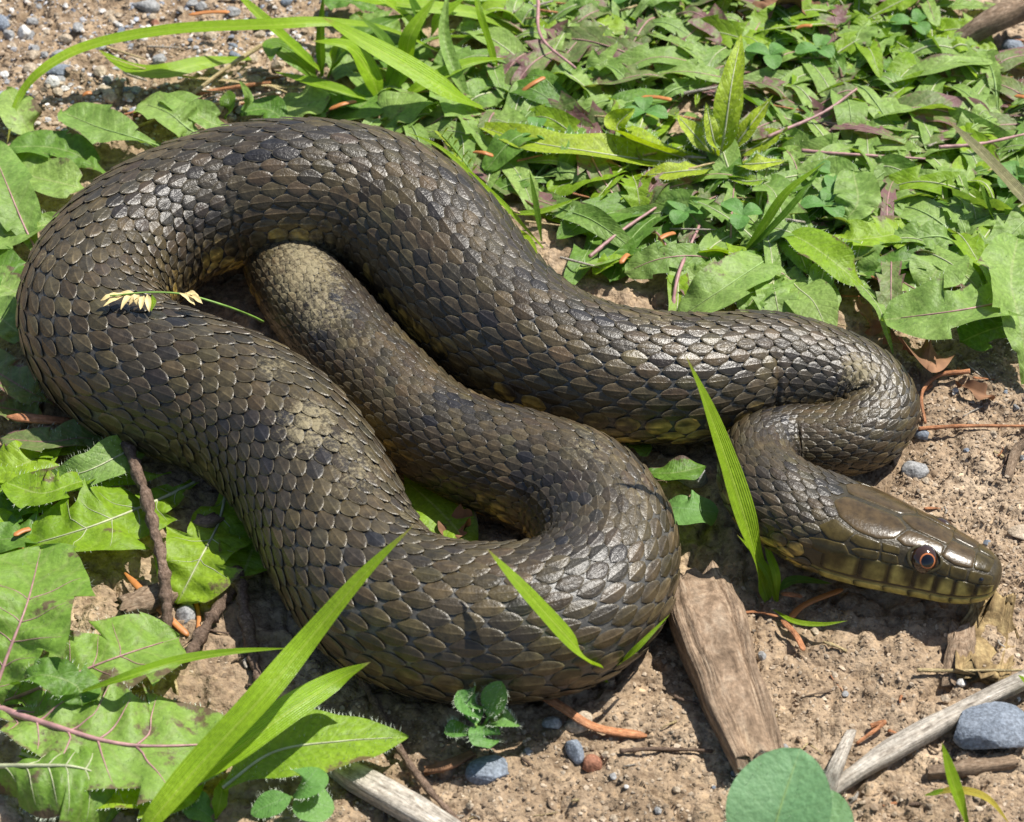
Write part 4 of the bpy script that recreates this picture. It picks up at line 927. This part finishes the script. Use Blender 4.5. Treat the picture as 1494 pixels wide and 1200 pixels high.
slab('root_piece', [(1400, 62, .4), (1440, 35, .7), (1500, 5, .9)], [.45, .5, .6], [.4, .5, .55], 'wood_chip', 'grey brown dead root lying behind the leafy mat', 'root', 19, 40, 24, groove=.05)
slab('wood_chip', [(620, 1125, .1), (650, 1118, .12), (690, 1100, .1)], [.16, .22, .14], [.08, .1, .08], 'dead_leaf', 'thin dark red bark sliver on the soil below the clover sprout', 'wood chip', 22, 24, 16, groove=.03)
slab('wood_chip', [(180, 885, .12), (230, 870, .16), (280, 850, .15)], [.5, .6, .4], [.2, .25, .2], 'wood_chip', 'grey brown bark flake lying behind the hairy toothed leaves', 'wood chip', 24, 30, 24, groove=.05)
slab('wood_chip', [(1090, 20, .2), (1150, 12, .3), (1230, 22, .2)], [.5, .8, .4], [.25, .3, .2], 'wood_chip', 'broken brown bark lying at the back of the leafy mat', 'wood chip', 27, 30, 24, groove=.07)
slab('wood_chip', [(283, 760, .45), (300, 762, .5), (318, 755, .5)], [.3, .34, .3], [.14, .16, .14], 'wood_chip', 'small brown bark flake resting on a toothed leaf by the twig', 'wood chip', 29, 18, 16, groove=.03)
slab('wood_chip', [(1470, 700, .1), (1482, 660, .2), (1500, 640, .2)], [.18, .22, .14], [.1, .12, .1], 'wood_chip', 'curled thin bark strip on the open soil beyond the head', 'wood chip', 31, 24, 14, groove=.02)
tw = 'twig'
stem('twig', [(178, 636, .9), (200, 685, .95), (225, 770, .95), (240, 840, .6), (245, 925, .2)], .115, 'twig', 'rough brown knobbly twig lying over the toothed leaves', 'twig', k=10, rough=.35, n=70, taper=.9)
stem('twig', [(345, 830, .2), (355, 880, .2), (368, 950, .15), (380, 1000, .1)], .14, 'twig', 'short brown twig on shaded soil next to the snake', 'twig', k=10, rough=.3, n=40, seed=5)
stem('twig', [(340, 850, .25), (310, 900, .2), (270, 965, .15)], .15, 'twig', 'thick brown twig forking toward the hairy leaves', 'twig', k=10, rough=.3, n=40, seed=8)
stem('twig', [(500, 925, .7), (525, 985, .35), (555, 1040, .2), (600, 1120, .2), (690, 1225, .15)], .095, 'twig', 'thin grey twig running out from under the lower loop', 'twig', k=9, rough=.3, n=70, seed=9)
stem('twig', [(905, 1096, .1), (960, 1093, .1), (1040, 1096, .1)], .05, 'twig', 'thin straight brown twig lying left of the wood chip', 'twig', k=7, n=24, seed=12)
def needle(pl, wid, label, mat='needle', group=None):
    A = crv(ax(pl), 24); t_ = np.linspace(0, 1, 24); r = wid / 2 * np.clip(np.minimum(t_ / .12, (1 - t_) / .06), .15, 1) ** .6
    V, F, uv = tube(A, r, 10, 3, .06, .45); b = A.mean(0); b[2] = V[:, 2].min()
    return tag(mk('needle', V, F, M[mat], org=b, uv=uv), label, 'needle', group)
needle([(10, 608, .6), (60, 612, .6), (110, 616, .5), (165, 616, .45)], .26, 'flat reddish brown conifer needle lying at the outside of the coil')
needle([(772, 1003, .45), (820, 1032, .3), (870, 1062, .18), (944, 1074, .12)], .21, 'curved reddish tan conifer needle leaning on the lower loop')
needle([(182, 836, .25), (215, 870, .2), (250, 905, .15), (275, 928, .12)], .15, 'orange conifer needle lying on soil under the knobbly twig', 'orange')
needle([(284, 872, .12), (290, 900, .12), (288, 925, .1)], .09, 'thin orange needle beside the thick forking twig', 'orange')
needle([(1140, 905, .3), (1160, 925, .3), (1173, 950, .15)], .13, 'short tan needle hanging from the tall blade base')
needle([(1140, 866, .4), (1155, 868, .4), (1170, 870, .4)], .12, 'stubby reddish needle against the tall blade base')
needle([(1150, 905, .15), (1175, 882, .25), (1230, 860, .3)], .14, 'orange brown needle in shade under the chin', 'orange')
needle([(1075, 895, .2), (1105, 893, .2), (1135, 900, .2)], .07, 'thin reddish needle between the wood chip and the tall blade')
for x, y, dx, dy in [(760, 135, 35, -22), (935, 142, 45, 4), (690, 222, 30, 6), (275, 22, 60, -4), (480, 160, 40, -12), (1160, 42, 25, -4), (905, 385, 12, -14), (1480, 140, 30, 8), (960, 350, 25, -10), (120, 140, 14, -4), (20, 782, 25, -10), (25, 820, 8, -25)]:
    needle([(x, y, .8 if y < 400 else .4), (x + dx / 2, y + dy / 2 - 2, .85 if y < 400 else .4), (x + dx, y + dy, .8 if y < 400 else .35)], .13, 'small orange dead needle caught among the green leaves', 'orange', 'orange dead needles')
def straw(pl, r, label, mat='straw', group=None): return stem('straw', pl, r, mat, label, 'straw', group, k=6, rough=.1, n=36)
straw([(1338, 978, .15), (1400, 979, .2), (1500, 978, .2)], .045, 'thin straight straw lying across the yellowish bark')
straw([(1340, 626, .15), (1400, 622, .2), (1500, 622, .2)], .05, 'orange thin straw pointing to the neck bend', 'needle')
straw([(1415, 542, .15), (1370, 548, .25), (1345, 575, .25), (1350, 618, .12)], .055, 'curled reddish straw on soil behind the neck bend', 'needle')
straw([(400, 55, .8), (330, 100, .5), (240, 168, .2), (170, 195, .15)], .06, 'long pale dry straw lying behind the grass tuft')
straw([(395, 120, .2), (300, 135, .2), (180, 168, .15)], .05, 'dry tan straw lying on gravel below the pale straw', 'needle')
straw([(400, 135, .3), (330, 150, .3), (200, 160, .2)], .035, 'very thin dry straw next to the gravel patch')
straw([(1100, 440, .2), (1130, 452, .2), (1158, 462, .15)], .08, 'short thick dry straw lying behind the neck on soil')
straw([(1270, 1060, .15), (1290, 1055, .2), (1250, 1085, .1)], .06, 'little brown curled straw beside the pale splinter', 'needle')
rl = np.random.default_rng(5)
for i in range(110):
    if i >= 46: x, y = rl.uniform(700, 1490), rl.uniform(0, 400)
    elif i < 22: x, y = rl.uniform(1130, 1490), rl.uniform(385, 480)
    elif i < 34: x, y = rl.uniform(1380, 1494), rl.uniform(30, 200)
    else: x, y = rl.uniform(150, 420), rl.uniform(60, 190)
    a = rl.uniform(-.5, .5); L = rl.uniform(25, 80); dx, dy = L * math.cos(a), L * math.sin(a) * .7
    P = ax([(x, y, .1), (x + dx, y + dy, .1)])
    if snake_clear(P, .15).any(): continue
    zb = .12 if i < 46 else rl.uniform(.2, .55)
    straw([(x, y, zb), (x + dx / 2, y + dy / 2, zb + rl.uniform(0, .2)), (x + dx, y + dy, zb)], rl.uniform(.02, .05), 'dry straw fragment in the brown litter behind the snake' if i < 46 else 'dry straw fragment caught in the green leafy mat', rl.choice(['straw', 'needle', 'wood_pale']), 'dry straw fragments in the litter' if i < 46 else 'dry straw fragments in the mat')
LM = [((1060, 990), 'beside the wood chip'), ((1300, 1095), 'beside the pale split twig'), ((1430, 930), 'by the yellowish bark'), ((700, 1110), 'near the clover sprout'), ((1470, 680), 'on open soil beyond the neck bend'), ((1240, 960), 'in front of the chin'), ((950, 1160), 'on bare soil below the wood chip'), ((560, 1150), 'by the weathered grey stick'), ((320, 920), 'by the forking twig')]
for i in range(95):
    if i < 55: x, y = rl.uniform(600, 1490), rl.uniform(930, 1195)
    elif i < 80: x, y = rl.uniform(1330, 1490), rl.uniform(500, 900)
    else: x, y = rl.uniform(170, 420), rl.uniform(830, 1000)
    a = rl.uniform(0, 3.14); L = rl.uniform(10, 48); dx, dy = L * math.cos(a), L * math.sin(a) * .7; P = ax([(x, y, .05), (x + dx, y + dy, .05)])
    if snake_clear(P, .1).any(): continue
    mt = rl.choice(['straw', 'needle', 'wood_pale', 'twig', 'wood_chip', 'wood_chip']); cn = {'straw': 'yellow', 'needle': 'reddish', 'wood_pale': 'pale grey', 'twig': 'dark brown', 'wood_chip': 'brown'}[str(mt)]
    stem('plant_fragment', [(x, y, .04), (x + dx / 2 + rl.normal(0, 2), y + dy / 2, rl.uniform(.03, .10)), (x + dx, y + dy, .03)], rl.uniform(.015, .05), str(mt), 'tiny %s plant fragment %s' % (cn, min(LM, key=lambda m_: np.hypot(*(gpt(*m_[0]) - P[0])[:2]))[1]), 'fragment', 'plant fragments on the soil', k=5, rough=.3, flat=rl.uniform(.4, 1), n=12, seed=i)
def dead_leaf(pl, w, label, seed, kind='dent', **kw):
    A = ax(pl); V, uv, A2, N2 = leaf_mesh(A, w, kind, fold=.7, wave=.42, seed=seed, lobes=4, depth=.5, **kw); n, m, _ = V.shape
    b = A.mean(0); b[2] = V[..., 2].min(); return tag(mk('dead_leaf', V.reshape(-1, 3), gridF(n, m), M['dead_leaf'], org=b, uv=uv.reshape(-1, 2)), label, 'dead leaf')
dead_leaf([(1290, 490, .3), (1330, 515, .5), (1355, 525, .5), (1380, 522, .3)], .9, 'crumpled brown dead leaf under the spiny toothed leaf', 4)
dead_leaf([(1250, 440, .3), (1268, 465, .4), (1275, 490, .2)], .5, 'narrow curled brown dead leaf behind the neck bend', 9)
dead_leaf([(1095, 40, .3), (1130, 10, .6), (1190, 5, .5)], 1.5, 'crumpled brown dead leaf at the back of the leafy mat', 14)
dead_leaf([(1395, 560, .15), (1430, 575, .25), (1448, 585, .15)], .35, 'thin brown dead leaf strip on soil near the curled straw', 19, 'lance')
dead_leaf([(690, 780, .15), (670, 770, .3), (650, 790, .2)], .7, 'brown dead leaf scrap in the gap between two loops', 23)

# ------------------------------------------------------------------ stones
def rock(px, py, sx, sy, sz, mat, label, seed, rot=0.0, sub=3, name='stone', cat='stone', group=None, facet=.55, sink=.35):
    V, F = ico(sub); rs_ = np.random.default_rng(seed); V = V.copy()
    for _ in range(9):
        n = nrm(rs_.normal(0, 1, 3)); d = V @ n; lim = rs_.uniform(.6, .9); V = V - np.outer(np.clip(d - lim, 0, 9) * facet * 1.6, n)
    V = V * (1 + .16 * (fbm(V[:, 0] * 1.6 + seed, V[:, 1] * 1.6, V[:, 2] * 1.6, 3) - .5))[:, None]
    V = V * np.array([sx, sy, sz]); c, s = math.cos(rot), math.sin(rot); V = V @ np.array([[c, s, 0], [-s, c, 0], [0, 0, 1]])
    p = gpt(px, py); ctr_ = p + np.array([0, 0, sz * (1 - 2 * sink)])
    return tag(mk(name, V + ctr_, F, M[mat], org=p, smooth=sub == 3), label, cat, group)
rock(1446, 1072, .78, .62, .42, 'rock_blue', 'large angular blue grey stone by the pale split twig', 45, .2, 4, facet=.625)
rock(838, 1098, .16, .32, .2, 'rock_blue', 'small dark blue oblong stone in front of the lower loop', 42, .35)
rock(862, 1118, .22, .2, .18, 'rock_rust', 'small brownish red angular stone touching the dark blue stone', 43, .3)
rock(845, 1057, .33, .26, .2, 'rock_tan', 'rounded cream stone under the curved needle', 44)
rock(805, 1058, .2, .16, .14, 'rock_grey', 'small pale grey stone beside the cream stone', 45)
rock(712, 1128, .45, .4, .2, 'rock_blue', 'half buried mottled blue grey stone below the clover sprout', 46, .5, 4, sink=.42)
rock(1198, 455, .3, .22, .24, 'rock_grey', 'pale bluish grey stone behind the neck on soil', 47)
rock(1040, 345, .4, .3, .22, 'rock_blue', 'blue grey stone half hidden by leaves in the mat', 48)
rock(1346, 637, .19, .15, .14, 'rock_blue', 'small round blue grey pebble touching the neck bend', 49)
rock(1335, 688, .34, .26, .18, 'rock_grey', 'pale grey crusted stone beside the head and neck bend', 50, .4)
rock(1005, 700, .45, .3, .3, 'rock_grey', 'grey stone between the coil and tall grass blade', 51)
rock(200, 918, .6, .34, .2, 'rock_grey', 'flat grey stone behind the hairy toothed leaves', 52, -.3)
rock(272, 900, .22, .3, .18, 'rock_grey', 'small pale stone below the orange needle', 53)
rock(85, 108, .36, .18, .2, 'rock_blue', 'oblong blue grey pebble on gravel under the arching blade', 54, .2)
rock(36, 52, .18, .26, .2, 'rock_white', 'shiny white pebble on the gravel patch', 55)
rock(2, 38, .26, .3, .25, 'rock_blue', 'dark blue grey pebble next to the shiny white pebble', 56)
rock(1478, 72, .3, .26, .22, 'rock_blue', 'blue grey stone near the dead root', 57)
rock(1402, 998, .12, .09, .08, 'rock_white', 'tiny bright white stone chip near the yellowish bark', 58)
rock(1215, 30, .1, .1, .1, 'rock_white', 'tiny white stone at the back of the leafy mat', 59)
rock(215, 12, .4, .25, .2, 'rock_grey', 'broad grey stone at the back of the gravel patch', 60)
rock(88, 85, .3, .2, .15, 'rock_grey', 'flat pale grey pebble above the oblong pebble', 61)
rock(1490, 780, .3, .24, .12, 'rock_tan', 'flat tan stone on the open soil beyond the snout', 62, 0, 3)
rk = np.random.default_rng(77); cnt_p = 0
PCOL = {'rock_grey': 'grey', 'rock_tan': 'tan', 'rock_blue': 'blue grey', 'rock_white': 'white', 'rock_rust': 'rusty brown'}
PM = [((85, 108), 'near the oblong blue grey pebble'), ((36, 52), 'near the shiny white pebble'), ((215, 12), 'near the broad grey stone'), ((330, 110), 'by the dry straws under the grass tuft'), ((180, 60), 'under the arching grass blade'),
      ((700, 1110), 'near the clover sprout'), ((845, 1060), 'near the cream stone'), ((1060, 990), 'beside the wood chip'), ((1300, 1095), 'beside the pale split twig'), ((1440, 1070), 'beside the large angular stone'), ((1430, 930), 'by the yellowish bark'),
      ((560, 1150), 'by the weathered grey stick'), ((950, 1170), 'on bare soil between wood chip and red sliver'), ((1160, 920), 'by the foot of the tall grass blade'), ((1345, 640), 'by the neck bend'), ((1470, 680), 'by the curled bark strip'), ((1480, 830), 'on open soil beyond the snout'), ((1240, 960), 'in front of the chin')]
for i in range(190):
    if i < 120: px, py = rk.uniform(-10, 420), rk.uniform(-20, 175); g = 'a'
    else: px, py = rk.uniform(430, 1500), rk.uniform(880, 1205); g = 'b'
    if i > 172: px, py = rk.uniform(1320, 1494), rk.uniform(560, 880)
    p = gpt(px, py)
    if snake_clear(p[None], .1)[0]: continue
    r = rk.uniform(.07, .17) * (1.15 if g == 'a' else .62); mt = rk.choice(['rock_grey', 'rock_tan', 'rock_blue', 'rock_white', 'rock_rust'], p=[.30, .50, .08, .10, .02])
    rock(px, py, r * rk.uniform(.8, 1.4), r * rk.uniform(.8, 1.2), r * rk.uniform(.6, .9), str(mt), 'small %s pebble %s' % (PCOL[str(mt)], near_mark(p, PM)), 100 + i, rk.uniform(0, 3), 2, 'pebble', 'pebble', 'loose pebbles on the soil', .6, .3)

# ------------------------------------------------------------------ soil crumbs and litter crumbs (uncountable)
def crumbs(name, n, region, smin, smax, cols, label, seed, elong=1.15, z=.2):
    r_ = np.random.default_rng(seed); V0, F0 = ico(1); q = np.array([at(*region(r_), 0.0) for _ in range(n)])
    q[:, 2] = gh(q[:, 0], q[:, 1]); keep = ~np.concatenate([snake_clear(c, -.15) for c in np.array_split(q, max(1, n // 2000))]); q = q[keep]; n = len(q)
    s = smin * (smax / smin) ** (r_.random(n) ** 1.8); sc3 = s[:, None] * r_.uniform(.6, 1.3, (n, 3)) * np.array([elong, 1, .7])
    a = r_.uniform(0, 6.28, n); V = V0[None] * (1 + r_.normal(0, .26, (n, len(V0), 1))) * sc3[:, None]
    c, si = np.cos(a)[:, None], np.sin(a)[:, None]; V = np.stack([V[..., 0] * c - V[..., 1] * si, V[..., 0] * si + V[..., 1] * c, V[..., 2]], -1)
    V = V + q[:, None] + np.array([0, 0, 1.0]) * (s * z)[:, None, None]
    ci = r_.integers(0, len(cols), n); col = np.array(cols)[ci] * r_.uniform(.7, 1.3, (n, 1)); col = np.repeat(col[:, None], len(V0), 1)
    F = (F0[None] + (np.arange(n) * len(V0))[:, None, None]).reshape(-1, 3)
    return tag(mk(name, V.reshape(-1, 3), F, M['grit'], smooth=False, col=col.reshape(-1, 3)), label, 'soil crumbs', kind='stuff')
SOILC = [(.31, .235, .16), (.37, .29, .205), (.26, .19, .125), (.43, .35, .26), (.29, .215, .145), (.34, .26, .18), (.41, .33, .24), (.23, .168, .112)]
full = lambda r: (r.uniform(-60, 1560), r.uniform(-60, 1250))
front = lambda r: (r.uniform(430, 1540), r.uniform(820, 1230)) if r.random() < .65 else (r.uniform(1300, 1540), r.uniform(480, 900))
grav = lambda r: (r.uniform(-30, 480), r.uniform(-40, 210))
crumbs('soil_crumbs', 9000, full, .014, .06, SOILC, 'fine loose soil crumbs all over the ground', 1)
crumbs('soil_crumbs', 16000, front, .012, .055, SOILC, 'loose soil crumbs on the bare ground around the head', 2)
crumbs('gravel_grains', 6000, grav, .018, .08, SOILC + [(.45, .45, .46), (.55, .52, .48), (.28, .30, .34), (.6, .55, .5)], 'fine gravel grains behind the grass tuft', 3)
print('leaves', NLEAF[0], 'scales', ns, 'objects', len(bpy.data.objects))
